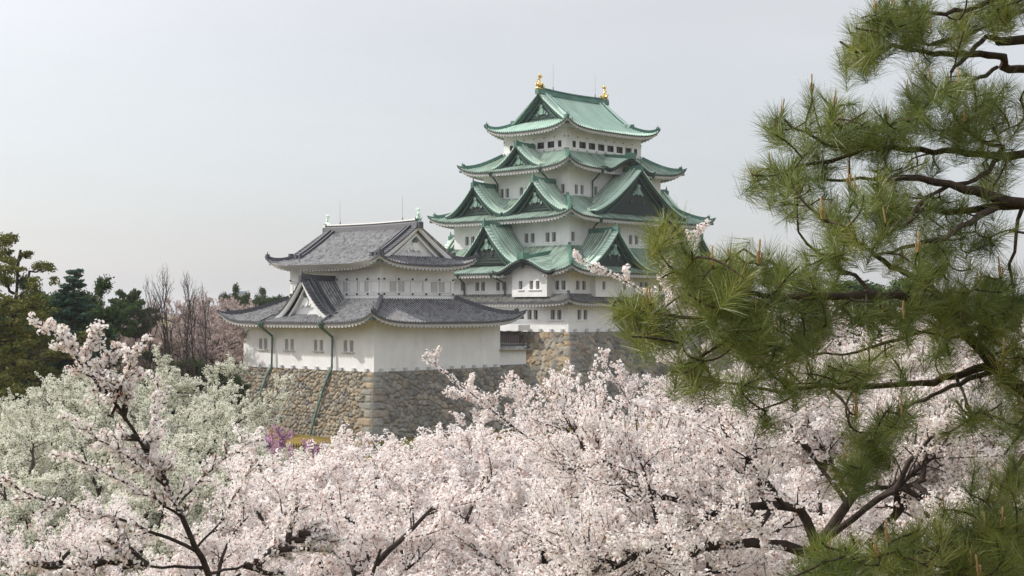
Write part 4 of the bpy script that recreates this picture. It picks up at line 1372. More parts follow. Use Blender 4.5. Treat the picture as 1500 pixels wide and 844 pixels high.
place_tree('cherry_tree', 'thin young cherry tree with a dark leaning trunk, its airy branches rising at the left', 'cherry tree', G1, (0, 0, 0), 0, 1.0, bk, cw)

T = Tree(78)
lv3 = cherry_levels(1.0)
lv3f = [dict(q) for q in lv3]; lv3f[0].update(t0=.45, n=7, up=.15, L=1.7)
lv3s = [dict(q) for q in lv3]; lv3s[0].update(L=1.0, n=7)
b0 = px(1196, 1500, 24); b0.z = GZ
T.add(np.array([tuple(b0), (b0.x - .1, 24, -11), (b0.x + .1, 24, -8), tuple(px(1198, 900, 24)), tuple(px(1194, 800, 24))]), .30, .14)
traced(T, [(1194, 800, 24), (1186, 770, 24), (1178, 742, 23.9), (1160, 741, 23.8), (1110, 742, 23.6), (1055, 745, 23.4)], .095, .065, lv3f, 1.0, n=9)
traced(T, [(1194, 800, 24), (1215, 775, 24.3), (1240, 738, 24.6), (1265, 700, 25), (1285, 655, 25.3)], .11, .055, lv3f, 1.0, n=9)
traced(T, [(1200, 795, 24), (1240, 765, 23.6), (1285, 730, 23.3), (1355, 702, 23)], .07, .035, lv3f, 1.0, n=8)
traced(T, [(1270, 800, 25), (1305, 760, 25), (1330, 730, 25), (1357, 702, 25)], .09, .06, lv3f, 1.0, n=6)
traced(T, [(1192, 812, 24), (1155, 800, 23.6), (1115, 790, 23.3), (1080, 797, 23), (1000, 800, 22.6), (945, 802, 22.3), (915, 820, 22.1), (860, 850, 22)], .10, .055, lv3f, 1.0, n=12)
traced(T, [(1055, 745, 23.4), (990, 735, 23.6), (940, 715, 24), (890, 690, 24.5), (850, 655, 25)], .06, .012, lv3s, .9, (.1, .5), n=9)
traced(T, [(1285, 655, 25.3), (1310, 610, 25.8), (1330, 560, 26), (1345, 520, 26)], .06, .012, lv3s, .9, (.1, .4), n=8)
traced(T, [(1357, 702, 25), (1400, 660, 25), (1440, 640, 25)], .06, .012, lv3s, .9, (.1, .4), n=7)
traced(T, [(1240, 738, 24.6), (1200, 680, 25), (1170, 640, 25.4), (1140, 600, 26)], .05, .012, lv3s, .9, (.1, .4), n=8)
bk, cw = T.meshes('trunk', 'crown', M['cherry_bark'], M['blossom'], 12, .062, .021)
place_tree('cherry_tree', 'old cherry tree with a thick forked dark trunk and a long curving limb, lower right', 'cherry tree', G1, (0, 0, 0), 0, 1.0, bk, cw)

# long flowering shoots standing above the front rows, on their own trees behind
T = Tree(79)
lv4 = [dict(n=7, L=.5, r=.008, r1=.003, ang=(30, 60), up=.2, wander=.1, trop=.1, t0=.1, seg=4, thick=False, bloom=(.07, .05)), dict(n=3, L=.25, r=.004, r1=.003, ang=(30, 60), up=.2, seg=3, thick=False, bloom=(.07, .05))]
b0 = px(980, 1300, 33); b0.z = GZ
T.add(np.array([tuple(b0), (b0.x, 33, -10), (b0.x - .2, 32.8, -7), tuple(px(925, 760, 32.5)), tuple(px(900, 720, 32))]), .14, .055)
traced(T, [(900, 720, 32), (860, 690, 31.5), (800, 655, 31), (750, 625, 30.6), (700, 585, 30.3), (665, 555, 30), (640, 538, 30), (616, 521, 30)], .036, .006, lv4, 1.0, (.09, .45), n=16)
traced(T, [(750, 625, 30.6), (720, 600, 30.8), (690, 590, 31), (668, 572, 31)], .02, .005, lv4, 1.0, (.08, .1), n=7)
traced(T, [(800, 655, 31), (790, 610, 31.2), (770, 590, 31.4), (742, 570, 31.5)], .03, .005, lv4, 1.1, (.08, .3), n=8)
traced(T, [(900, 720, 32), (935, 660, 32), (935, 610, 32), (905, 560, 32), (872, 520, 32)], .03, .006, lv4, 1.0, (.09, .5), n=12)
traced(T, [(935, 620, 32), (920, 580, 32.5), (918, 545, 32.6)], .02, .005, lv4, 1.0, (.08, .1), n=6)
traced(T, [(860, 690, 31.5), (850, 640, 31), (835, 600, 31), (815, 570, 31)], .04, .006, lv3[1:], 1.1, (.08, .3), n=8)
traced(T, [(915, 740, 32), (980, 690, 32), (1010, 640, 32.5), (1020, 600, 33)], .05, .008, lv3s, .8, (.08, .4), n=8)
bk, cw = T.meshes('trunk', 'crown', M['cherry_bark'], M['blossom'], 13, .062, .022)
place_tree('cherry_tree', 'cherry tree sending two long flowering shoots up across the dark stone walls', 'cherry tree', G1, (0, 0, 0), 0, 1.0, bk, cw)
T = Tree(80)
b0 = px(1010, 1400, 27); b0.z = GZ
T.add(np.array([tuple(b0), (b0.x + .2, 27, -10), (b0.x + .3, 27, -5.5), tuple(px(1060, 640, 27)), tuple(px(1045, 560, 27))]), .11, .03)
traced(T, [(1045, 560, 27), (1010, 490, 26.8), (965, 440, 26.6), (930, 420, 26.5), (890, 396, 26.4), (848, 381, 26.4)], .028, .005, lv4, .75, (.09, .5), n=12)
traced(T, [(1010, 490, 26.8), (990, 440, 27), (975, 405, 27), (968, 385, 27)], .03, .005, lv4, .75, (.09, .3), n=8)
traced(T, [(1030, 520, 27), (1010, 430, 27.3), (1015, 370, 27.5), (1025, 330, 27.5)], .03, .005, lv4, .7, (.12, .6), n=9)
traced(T, [(1045, 560, 27), (1000, 540, 26.6), (960, 520, 26.5), (950, 505, 26.4)], .03, .006, lv4, 1.0, (.09, .3), n=7)
traced(T, [(1060, 640, 27), (1120, 570, 27.5), (1170, 520, 28), (1210, 500, 28)], .05, .008, lv3s, .8, (.1, .4), n=8)
bk, cw = T.meshes('trunk', 'crown', M['cherry_bark'], M['blossom'], 13, .06, .022)
place_tree('cherry_tree', 'tall cherry tree with a flowering tip before the keep roofs beside the pine', 'cherry tree', G1, (0, 0, 0), 0, 1.0, bk, cw)

# magenta flowering bushes at the foot of the small tower
T = Tree(90)
for k in range(9):
    az = k * .7; d = (math.cos(az) * .6, math.sin(az) * .6, 1)
    c = path(T.rng, (0, 0, 0), d, 3.2, 6, .1, (0, 0, .1)); T.add(c, .05, .015)
    T.kids(c, 0, [dict(n=7, L=1.4, r=.018, r1=.006, ang=(20, 50), up=.3, seg=4, bloom=(.1, .1)), dict(n=5, L=.6, r=.006, r1=.003, ang=(25, 55), up=.25, seg=3, thick=False, bloom=(.08, 0))], 1.0)
mbk, mcw = T.meshes('bush_stems', 'bush_bloom', M['grey_bark'], M['magenta'], 8, .09, .035, 4)
for u, Y, yt, lab in ((364, 108, 602, 'tallest magenta flowering bush beside the left drainpipe'), (416, 106, 622, 'magenta flowering bush at the foot of the tan stone face'), (392, 102, 636, 'dark magenta flowering bush between two brighter ones'), (347, 112, 604, 'small magenta flowering bush at the dark stone edge'), (60, 62, 672, 'small magenta bush among the white blossom trees')):
    loc, s = spot(u, Y, yt, 4.6)
    place_tree('flowering_bush', lab, 'bush', 'magenta flowering bushes', loc, u * .1, (s * 1.05, s * 1.05, s), mbk, mcw)

# bare winter trees
T = Tree(91)
for tr_ in range(1):
    c = path(T.rng, (0, 0, 0), (.02, 0, 1), 14.5, 12, .035, (0, 0, .2)); T.add(c, .22, .03)
    T.kids(c, 0, [dict(n=15, L=3.4, r=.05, r1=.018, ang=(20, 40), up=.5, seg=6, t0=.3, trop=.35, wander=.09), dict(n=5, L=1.5, r=.02, r1=.012, ang=(20, 45), up=.4, seg=4, trop=.2), dict(n=2, L=.8, r=.013, r1=.010, ang=(25, 45), up=.3, seg=3, thick=False)], 1.0)
bbk, _ = T.meshes('bare_trunk', '', M['grey_bark'], None, 0, 0, 0)
for u, Y, yt, lab in ((222, 128, 428, 'bare grey tree left of the other bare trees'), (246, 132, 424, 'bare grey tree with a slim straight trunk, second from the left'), (260, 126, 412, 'tallest bare grey tree in front of the far cherries'), (272, 134, 420, 'bare grey tree right beside the tallest bare one'), (292, 130, 424, 'bare grey tree near the small tower roof tip'), (308, 136, 436, 'short bare grey tree nearest the grey roof tip')):
    loc, s = spot(u, Y, yt, 15.6)
    place_tree('bare_tree', lab, 'bare tree', 'bare trees before the far cherries', loc, u * .37, (s * .8, s * .8, s), bbk, None)

# evergreens
def leaf_puffs(P, rng, n, rad, fr, mt, name, flat=.6):
    """tufts of narrow leaf blades round the points P"""
    C = np.repeat(P, n, axis=0); D = rng.normal(size=C.shape); D /= np.linalg.norm(D, axis=1, keepdims=True)
    S = np.repeat(rng.uniform(.6, 1.3, len(P)), n)[:, None]
    C = C + D * np.array([1, 1, flat]) * rad * S * (rng.random((len(C), 1)) ** .5)
    Nn, A, B = frames(D + rng.normal(size=D.shape) * .7 + np.array([0, 0, .5]), rng)
    L = fr * rng.uniform(.6, 1.4, (len(C), 1))
    V = np.stack([C - A * L - B * L * .28, C + A * L * .2 - B * L * .4, C + A * L + Nn * L * .3, C - A * L * .2 + B * L * .4], 1).reshape(-1, 3)
    F = np.arange(len(C))[:, None] * 4 + np.arange(4)[None]
    t = np.clip(rng.normal(.5, .2, len(C)) + np.repeat(rng.normal(0, .14, len(P)), n), 0, 1)
    return mesh_np(name, V, F, [mt], {'tint': ('FACE', t)})

def pine_like(seed, H, R_, whorls, t0, mat, nl, rad, fr, up=.05, flat=.35, top_r=.25, conic=True):
    T = Tree(seed); rng = T.rng
    c = path(rng, (0, 0, 0), (0, 0, 1), H, 12, .008, (0, 0, .3)); T.add(c, H * .022, .05)
    P = []
    for w in range(whorls):
        t = t0 + (1 - t0) * (w + rng.uniform(0, .6)) / whorls
        f = t * 12; a = min(11, int(f)); p = c[a] + (c[a + 1] - c[a]) * (f - a)
        nb = int(rng.integers(3, 6))
        for k in range(nb):
            az = rng.uniform(0, 6.28)
            prof = (1 - t) / (1 - t0) if conic else math.sin(math.pi * min(1, .25 + .8 * (1 - t) / (1 - t0)))
            L = R_ * (top_r + (1 - top_r) * prof) * rng.uniform(.65, 1.15)
            b = path(rng, p, (math.cos(az), math.sin(az), up + rng.uniform(-.1, .25)), L, 6, .09, (0, 0, .1))
            T.add(b, .05 + L * .012, .02)
            for q in range(int(5 + L * 2.2)):
                u = rng.uniform(.35, 1.02); g = min(5, int(u * 6)); 
                P.append(b[g] + (b[g + 1] - b[g]) * min(1, u * 6 - g) + rng.normal(size=3) * np.array([.35, .35, .12]) * (L * .22))
    V, F = tubes_np(T.br, 6)
    return mesh_np('evergreen_trunk', V, F, [M['pine_bark']], smooth=True), leaf_puffs(np.array(P), rng, nl, rad, fr, mat, 'evergreen_crown', flat), H
EV = {'pine': pine_like(1, 17, 4.4, 13, .2, M['far_needle'], 34, .5, .13, .12, .4, .5, False),
      'fir': pine_like(2, 16, 5.2, 30, .35, M['blue_needle'], 44, .32, .11, .05, .35, .07, True),
      'bushy': pine_like(3, 13, 5.0, 20, .12, M['dark_needle'], 60, .8, .2, .2, .8, .5, False),
      'flat': pine_like(4, 15, 4.0, 5, .72, M['dark_needle'], 60, .7, .2, .1, .4, .8, False)}
for kind, u, Y, yt, w, lab, nm, cat in (
        ('pine', -30, 84, 380, 1.0, 'pine cut by the left edge of the view, limbs reaching in', 'pine_tree', 'pine tree'),
        ('pine', 62, 112, 470, 1.2, 'shorter pine right behind the tall yellow green pine', 'pine_tree', 'pine tree'),
        ('fir', 104, 118, 386, 1.0, 'dark blue green fir with a rounded cone top against the sky', 'fir_tree', 'fir tree'),
        ('bushy', 112, 126, 446, .7, 'dark bushy evergreen below the fir', 'evergreen_tree', 'tree'),
        ('bushy', 72, 145, 440, .8, 'dark bushy evergreen between the tall pine and the fir', 'evergreen_tree', 'tree'),
        ('bushy', 20, 130, 470, 1.2, 'dark evergreen in the shade behind the left pine', 'evergreen_tree', 'tree'),
        ('bushy', 250, 140, 535, 1.1, 'low dark evergreen at the feet of the bare trees', 'evergreen_tree', 'tree'),
        ('bushy', 318, 142, 550, 1.1, 'dark green shrubs beside the tan stone corner', 'evergreen_tree', 'tree'),
        ('flat', 140, 150, 440, .5, 'small flat topped pine right of the dark bushy evergreen', 'pine_tree', 'pine tree'),
        ('flat', 184, 185, 426, .5, 'small flat topped pine against the sky among far cherries', 'pine_tree', 'pine tree'),
        ('flat', 200, 165, 440, .6, 'small flat topped pine just below the other one', 'pine_tree', 'pine tree'),
        ('bushy', 345, 260, 438, .5, 'far green tree in front of the city blocks', 'evergreen_tree', 'tree'),
        ('flat', 372, 250, 439, .45, 'far dark pine over the grey roof slope', 'pine_tree', 'pine tree'),
        ('bushy', 392, 280, 441, .6, 'far green tree nearest the grey gable', 'evergreen_tree', 'tree'),
        ('bushy', 1080, 260, 446, 1.3, 'distant green tree on the skyline just right of the keep', 'evergreen_tree', 'tree'),
        ('bushy', 1150, 280, 447, 1.4, 'distant green tree on the skyline behind the long lower pine bough', 'evergreen_tree', 'tree'),
        ('flat', 1200, 255, 444, 1.0, 'distant flat pine on the skyline left of the sky gap', 'pine_tree', 'pine tree'),
        ('bushy', 1250, 290, 448, 1.4, 'distant green tree on the skyline inside the sky gap of the near pine', 'evergreen_tree', 'tree'),
        ('bushy', 1390, 270, 444, 1.4, 'distant green tree on the skyline behind the thick slanting pine bough', 'evergreen_tree', 'tree'),
        ('bushy', 1520, 260, 442, 1.4, 'distant green tree on the skyline at the right edge behind the pine', 'evergreen_tree', 'tree'),
        ('bushy', -90, 260, 446, 1.4, 'distant green tree on the skyline beyond the left edge pines', 'evergreen_tree', 'tree'),
        ('bushy', 440, 330, 449, 1.2, 'distant green tree on the skyline behind the grey gable of the small tower', 'evergreen_tree', 'tree'),
        ('bushy', 1310, 150, 425, 1.2, 'dark olive tree seen through the pine below the sky gap', 'evergreen_tree', 'tree'),
        ('bushy', 1450, 170, 440, 1.4, 'dark olive tree at the right behind the pine boughs', 'evergreen_tree', 'tree')):
    bk, cw, ht = EV[kind]
    loc, s = spot(u, Y, yt, ht * 1.03)
    place_tree(nm, lab, cat, 'evergreens beyond the blossom', loc, u * .21, (s * w, s * w, s), bk, cw)
# ------------------------------------------------------------------ the near pine on the right
class PineBuilder:
    def __init__(self, seed):
        self.k = 1.0; self.rng = np.random.default_rng(seed); self.limbs = []; self.twigs = []; self.tufts = []; self.nodes = []; self.ndir = []; self.ncan = []
    def limb(self, pts, r0, r1):
        P = np.array([tuple(px(u, v, Y)) for u, v, Y in pts])
        seg = np.concatenate([[0], np.cumsum(np.linalg.norm(np.diff(P, axis=0), axis=1))]); n = max(6, int(seg[-1] / (.06 * self.k)))
        s = np.linspace(0, seg[-1], n + 1); Q = np.stack([np.interp(s, seg, P[:, c]) for c in range(3)], 1)
        for _ in range(2): Q[1:-1] = (Q[:-2] + 2 * Q[1:-1] + Q[2:]) / 4
        Q[1:-1] += self.rng.normal(size=Q[1:-1].shape) * .006 * self.k
        rad = np.linspace(r0 * .8, r1 * .8, n + 1) * (1 + self.rng.normal(size=n + 1) * .07)
        self.limbs.append((Q, rad))
        D = np.gradient(Q, axis=0); D /= np.linalg.norm(D, axis=1, keepdims=True)
        for a, d in zip(Q, D): self.nodes.append(a); self.ndir.append(d)
    def pad(self, u, v, ru, rv, n, Y, dY=.3, up=.55):
        rng = self.rng
        for k in range(max(2, int(n * .85 + .5))):
            while True:
                a, b = rng.uniform(-1, 1, 2)
                if a * a + b * b < 1: break
            y = Y + rng.normal() * dY
            self.tufts.append((np.array(tuple(px(u + a * ru, v + b * rv, y))), up))
    def grow(self):
        """joins every shoot to the nearest wood by a curved twig, nearest ones first"""
        rng = self.rng
        nodes = np.array(self.nodes); ndir = np.array(self.ndir)
        T = np.array([t[0] for t in self.tufts])
        d = np.sqrt(((T[:, None, :] - nodes[None]) ** 2).sum(2)).min(1)
        out = []
        for i in np.argsort(d):
            p = T[i]
            dd = np.sqrt(((nodes - p) ** 2).sum(1)) + .5 * np.maximum(0, nodes[:, 2] - p[2])
            j = int(dd.argmin()); q = nodes[j]; L = np.linalg.norm(p - q)
            mid = (p + q) / 2 + ndir[j] * L * .22 + np.array([0, 0, -.12 * L]) + rng.normal(size=3) * L * .08
            n = 7; t = np.linspace(0, 1, n)[:, None]
            c = (1 - t) ** 2 * q + 2 * t * (1 - t) * mid + t * t * p
            self.twigs.append((c, np.linspace((.0035 + .006 * min(1, L)) * self.k, .0032 * self.k, n)))
            D = c[-1] - c[-2]; D /= np.linalg.norm(D) + 1e-9
            up = self.tufts[i][1]
            ax = D * .7 + np.array([0, 0, up]) + rng.normal(size=3) * .25; ax /= np.linalg.norm(ax)
            out.append((p, ax))
            nodes = np.vstack([nodes, c[2:-1]]); ndir = np.vstack([ndir, np.tile(D, (n - 3, 1))])
        return out

def needle_mesh(shoots, rng, per, length, width, mt):
    n = len(shoots)
    P = np.array([s[0] for s in shoots]); Ax = np.array([s[1] for s in shoots])
    size = rng.uniform(.8, 1.15, n)
    m = per
    C = np.repeat(P, m, 0); A = np.repeat(Ax, m, 0); S = np.repeat(size, m)
    u = rng.random(len(C)) ** .8
    base = C - A * (u * .13 * S)[:, None]
    _, X, Y = frames(A, rng)
    an = np.radians(18 + 46 * u + rng.normal(0, 9, len(C)))
    d = A * np.cos(an)[:, None] + X * np.sin(an)[:, None]
    L = length * S * rng.uniform(.75, 1.12, len(C))
    bend = np.array([0, 0, -1.0])[None] * (.10 * L * rng.uniform(.2, 1.6, len(C)))[:, None]
    side = np.cross(d, rng.normal(size=d.shape)); side /= np.linalg.norm(side, axis=1, keepdims=True)
    w = (width * rng.uniform(.8, 1.2, len(C)))[:, None]
    p0 = base; p1 = base + d * (L * .5)[:, None] + bend * .3; p2 = base + d * L[:, None] + bend
    V = np.stack([p0 - side * w, p0 + side * w, p1 - side * w, p1 + side * w, p2 - side * w * .35, p2 + side * w * .35], 1).reshape(-1, 3)
    i = np.arange(len(C))[:, None] * 6
    F = np.concatenate([np.concatenate([i, i + 1, i + 3, i + 2], 1), np.concatenate([i + 2, i + 3, i + 5, i + 4], 1)])
    tuft = np.repeat(np.clip(rng.normal(.52, .16, n), .1, .95), m)
    t = np.clip(tuft + rng.normal(0, .13, len(C)) - .12 * u, .06, 1)
    t[rng.random(len(C)) < .03] = .02
    return mesh_np('needles', V, F, [mt], {'tint': ('FACE', np.tile(t, 2))})

B = PineBuilder(42)
B.limb([(1620, 40, 6.4), (1540, 52, 6.3), (1500, 57, 6.3), (1464, 60, 6.25)], .032, .026)
B.limb([(1470, 58, 6.25), (1455, 50, 6.2), (1438, 53, 6.15), (1428, 72, 6.1), (1410, 92, 6.0), (1395, 105, 5.9)], .017, .009)
B.limb([(1620, 112, 6.7), (1540, 104, 6.6), (1500, 101, 6.6), (1462, 96, 6.5), (1482, 88, 6.5), (1462, 76, 6.45), (1440, 75, 6.4), (1400, 82, 6.3), (1350, 72, 6.2), (1300, 68, 6.1), (1270, 77, 6.05), (1240, 70, 6.0), (1232, 60, 6.0)], .034, .006)
B.limb([(1580, 0, 6.5), (1480, 22, 6.4), (1440, 40, 6.35), (1395, 60, 6.3), (1330, 66, 6.2)], .014, .008)
B.limb([(1560, -40, 6.2), (1470, -5, 6.1), (1400, 20, 6.0), (1340, 15, 5.9), (1290, 30, 5.8)], .02, .007)
B.limb([(1462, 98, 6.5), (1445, 112, 6.4), (1420, 120, 6.3), (1395, 135, 6.2)], .014, .006)
B.limb([(1640, 200, 6.0), (1500, 226, 6.0), (1450, 232, 6.0), (1400, 222, 5.95), (1340, 218, 5.9), (1270, 214, 5.85), (1210, 218, 5.8), (1185, 195, 5.75), (1150, 175, 5.7)], .028, .006)
B.limb([(1460, 226, 6.0), (1480, 216, 5.9), (1450, 215, 5.8), (1420, 200, 5.7), (1400, 170, 5.6), (1395, 150, 5.6)], .012, .006)
B.limb([(1270, 214, 5.85), (1235, 235, 5.8), (1190, 240, 5.75), (1150, 250, 5.7), (1115, 258, 5.7)], .012, .005)
B.limb([(1300, 262, 6.4), (1230, 262, 6.2), (1180, 266, 6.1), (1140, 275, 6.0)], .012, .005)
B.limb([(1660, 330, 5.6), (1560, 310, 5.6), (1500, 298, 5.6), (1462, 296, 5.6), (1420, 272, 5.6), (1385, 262, 5.6), (1330, 265, 5.6), (1280, 262, 5.6)], .042, .012)
B.limb([(1500, 300, 5.6), (1440, 308, 5.7), (1380, 309, 5.8), (1320, 310, 5.9), (1280, 305, 5.95)], .022, .008)
B.limb([(1460, 304, 5.6), (1420, 322, 5.5), (1385, 345, 5.4), (1340, 360, 5.3), (1290, 372, 5.2)], .018, .007)
B.limb([(1465, 232, 6.0), (1440, 258, 5.8), (1405, 270, 5.7), (1372, 280, 5.6), (1345, 300, 5.5), (1325, 328, 5.4), (1305, 345, 5.3)], .014, .007)
B.limb([(1620, 640, 5.8), (1520, 590, 5.7), (1470, 545, 5.6), (1430, 510, 5.6), (1395, 460, 5.6), (1370, 425, 5.6), (1335, 402, 5.5), (1305, 385, 5.4), (1275, 368, 5.3), (1255, 355, 5.25)], .045, .009)
B.limb([(1500, 300, 5.6), (1490, 330, 5.6), (1486, 365, 5.6), (1478, 400, 5.6), (1485, 430, 5.6)], .012, .006)
B.limb([(1385, 440, 5.6), (1330, 436, 5.4), (1262, 434, 5.2), (1212, 432, 5.1), (1150, 440, 5.0), (1090, 432, 4.95), (1048, 413, 4.9), (1014, 382, 4.9), (994, 352, 4.9), (975, 320, 4.9)], .026, .006)
B.limb([(1150, 440, 5.0), (1080, 462, 5.0), (1020, 470, 5.0), (960, 462, 5.0), (905, 440, 5.0)], .014, .005)
B.limb([(1120, 448, 5.0), (1060, 500, 5.1), (1020, 530, 5.1), (985, 545, 5.1)], .011, .005)
B.limb([(1200, 432, 5.1), (1150, 400, 5.2), (1110, 375, 5.25), (1090, 365, 5.3)], .011, .005)
B.limb([(1290, 436, 5.3), (1240, 400, 5.4), (1200, 372, 5.5), (1170, 340, 5.5)], .011, .005)
B.limb([(1470, 535, 5.7), (1425, 540, 5.7), (1380, 558, 5.7), (1330, 563, 5.7), (1260, 567, 5.7), (1180, 567, 5.7), (1120, 575, 5.7), (1060, 560, 5.7)], .022, .006)
B.limb([(1450, 545, 5.7), (1405, 560, 5.6), (1365, 578, 5.5), (1335, 595, 5.4), (1300, 625, 5.3), (1270, 655, 5.25)], .014, .006)
B.limb([(1420, 462, 5.9), (1385, 475, 5.9), (1330, 492, 5.9), (1280, 512, 5.9), (1230, 522, 5.9), (1190, 520, 5.9)], .012, .005)
B.limb([(1400, 550, 5.7), (1410, 580, 5.6), (1420, 605, 5.5)], .010, .005)
B.limb([(1210, 568, 5.7), (1240, 590, 5.6), (1245, 625, 5.5)], .009, .005)
B.limb([(1180, 567, 5.7), (1130, 600, 5.6), (1105, 600, 5.6)], .009, .004)
B.limb([(1640, 760, 5.3), (1540, 770, 5.2), (1450, 790, 5.1), (1380, 800, 5.0), (1300, 815, 4.9), (1240, 815, 4.85)], .024, .007)
B.limb([(1640, 700, 5.8), (1560, 690, 5.7), (1500, 660, 5.6), (1475, 690, 5.5), (1460, 730, 5.4)], .02, .006)
B.limb([(1600, 560, 6.0), (1530, 600, 6.0), (1486, 640, 5.9), (1470, 665, 5.9)], .016, .006)
for p in ((1258, 82, 32, 22, 10, 6.0), (1300, 48, 55, 38, 22, 6.0), (1365, 42, 65, 38, 26, 6.1), (1445, 12, 60, 28, 20, 6.2), (1335, 5, 60, 20, 16, 5.9), (1385, 108, 35, 22, 7, 6.2), (1485, 5, 40, 30, 12, 6.2),
          (1348, 128, 28, 20, 9, 5.9), (1400, 155, 65, 40, 28, 5.8), (1470, 155, 40, 36, 15, 5.9), (1335, 192, 55, 34, 18, 5.9), (1445, 195, 60, 26, 14, 5.9),
          (1150, 178, 36, 22, 10, 5.7), (1190, 146, 22, 16, 5, 5.7), (1228, 172, 36, 28, 14, 5.75), (1285, 190, 40, 30, 16, 5.8), (1152, 245, 38, 22, 12, 5.7), (1112, 257, 12, 10, 3, 5.7), (1210, 222, 50, 26, 16, 5.8), (1180, 296, 42, 22, 12, 5.9), (1132, 284, 16, 14, 3, 5.9),
          (1280, 290, 45, 40, 22, 5.4), (1250, 340, 55, 36, 24, 5.3), (1330, 295, 45, 34, 14, 5.7), (1400, 345, 55, 26, 12, 5.5), (1350, 375, 50, 28, 16, 5.3), (1455, 275, 35, 22, 7, 5.8), (1470, 345, 25, 30, 5, 5.6),
          (975, 345, 28, 24, 10, 4.9), (1005, 392, 42, 32, 16, 4.9), (932, 448, 36, 24, 14, 5.0), (960, 485, 40, 34, 13, 5.0), (1012, 445, 48, 38, 17, 4.95), (1060, 402, 46, 30, 20, 4.95), (1082, 462, 52, 42, 21, 5.0), (1130, 405, 46, 36, 18, 5.1), (1160, 452, 46, 44, 19, 5.05), (1110, 505, 46, 34, 15, 5.1), (1022, 535, 36, 22, 13, 5.1), (1085, 558, 38, 16, 10, 5.5), (1150, 548, 46, 26, 13, 5.6), (1200, 400, 46, 36, 20, 5.3), (1222, 462, 38, 28, 12, 5.4),
          (1300, 452, 46, 26, 13, 5.4), (1380, 430, 46, 28, 16, 5.5), (1450, 405, 40, 28, 13, 5.6), (1462, 465, 38, 38, 16, 5.7), (1400, 500, 46, 22, 10, 5.8), (1290, 512, 28, 16, 5, 5.9), (1280, 560, 36, 12, 6, 5.7), (1240, 528, 28, 14, 6, 5.9), (1484, 540, 18, 36, 7, 5.8), (1405, 600, 52, 40, 9, 5.5), (1338, 598, 22, 18, 6, 5.4), (1272, 658, 32, 28, 17, 5.25), (1292, 618, 22, 22, 7, 5.3), (1240, 690, 24, 18, 10, 5.25), (1122, 604, 12, 12, 3, 5.6), (1245, 612, 12, 16, 3, 5.6),
          (1225, 805, 36, 22, 12, 4.85), (1290, 825, 46, 16, 11, 4.9), (1350, 805, 46, 26, 12, 5.0), (1422, 790, 48, 36, 20, 5.1), (1472, 760, 34, 46, 18, 5.2), (1440, 835, 56, 16, 14, 5.1), (1482, 690, 22, 22, 9, 5.5), (1178, 838, 36, 12, 6, 4.9), (1490, 620, 16, 30, 5, 5.9), (1440, 440, 55, 45, 9, 5.7), (1340, 470, 50, 30, 9, 5.6), (1465, 795, 40, 45, 22, 5.1), (1400, 770, 45, 30, 10, 5.1), (1370, 835, 60, 14, 10, 4.95), (1470, 240, 30, 30, 8, 5.9), (1250, 825, 40, 16, 8, 4.85), (1330, 250, 50, 25, 10, 5.9), (1410, 300, 40, 25, 8, 5.8), (1470, 520, 35, 40, 12, 5.6), (1430, 500, 50, 35, 5, 5.6), (1340, 520, 45, 25, 4, 5.7), (1440, 590, 50, 35, 4, 5.6), (1480, 590, 25, 60, 6, 5.7), (1455, 720, 50, 40, 9, 5.3), (1410, 835, 90, 14, 12, 5.0), (1480, 820, 25, 30, 12, 5.1), (1330, 790, 60, 18, 9, 5.0), (1225, 548, 40, 24, 8, 5.6), (1170, 500, 40, 30, 9, 5.3)):
    B.pad(*p, dY=.2)
for p in ((1580, 120, 60, 90, 26, 6.2), (1580, 350, 60, 100, 26, 5.7), (1580, 560, 60, 100, 26, 5.8), (1580, 760, 60, 80, 24, 5.3), (1500, -60, 160, 40, 36, 6.2)):
    B.pad(*p, dY=.3)
shoots = B.grow()
pine = empty('pine_tree', (3.05, 6.2, GZ))
tag(pine, 'near pine on the right with long needles and tan upright candles on its boughs', 'pine tree')
off = np.array([3.05, 6.2, GZ])
trk = [np.array([(3.0, 6.4, GZ - .3), (3.1, 6.3, -10), (2.95, 6.3, -6), (3.05, 6.2, -3), (2.9, 6.1, -1), (2.85, 6.2, .6), (2.8, 6.3, 2.4), (2.7, 6.3, 3.6)]) - off]
V, F = tubes_np([(trk[0], np.array([.30, .26, .23, .20, .17, .13, .09, .04]))], 12)
link(bpy.data.objects.new('trunk', mesh_np('trunk', V, F, [M['pine_bark']], smooth=True)), pine)
for Q, rad in B.limbs:
    V, F = tubes_np([(Q - off, rad)], 8)
    link(bpy.data.objects.new('branch', mesh_np('branch', V, F, [M['pine_bark']], smooth=True)), pine)
V, F = tubes_np([(q - off, r) for q, r in B.twigs], 5)
nd = needle_mesh([(p - off, a) for p, a in shoots], B.rng, 125, .102, .0007, M['needle'])
crown = link(bpy.data.objects.new('crown', nd), pine)
link(bpy.data.objects.new('twigs', mesh_np('twigs', V, F, [M['pine_bark']], smooth=True)), crown)
cb_ = MB()
for dx, dy, h in ((0, 0, .10), (.012, .006, .055), (-.011, .008, .048), (.002, -.012, .04)):
    cb_.tube([(dx * .5, dy * .5, 0), (dx, dy, h * .5), (dx * 1.15, dy * 1.15, h * .93), (dx * 1.2, dy * 1.2, h)], [.0055, .005, .0062, .002], 7)
cme = cb_.mesh('candle', [M['candle']])
cb_ = MB(); cb_.tube([(0, 0, 0), (.002, 0, .04), (.003, 0, .065), (.003, 0, .072)], [.005, .0048, .0058, .002], 7)
cme2 = cb_.mesh('candle', [M['candle']])
vis = [i for i, (p, a) in enumerate(shoots) if a[2] > .45 and p[0] / p[1] < .37]
random.seed(8); random.shuffle(vis)
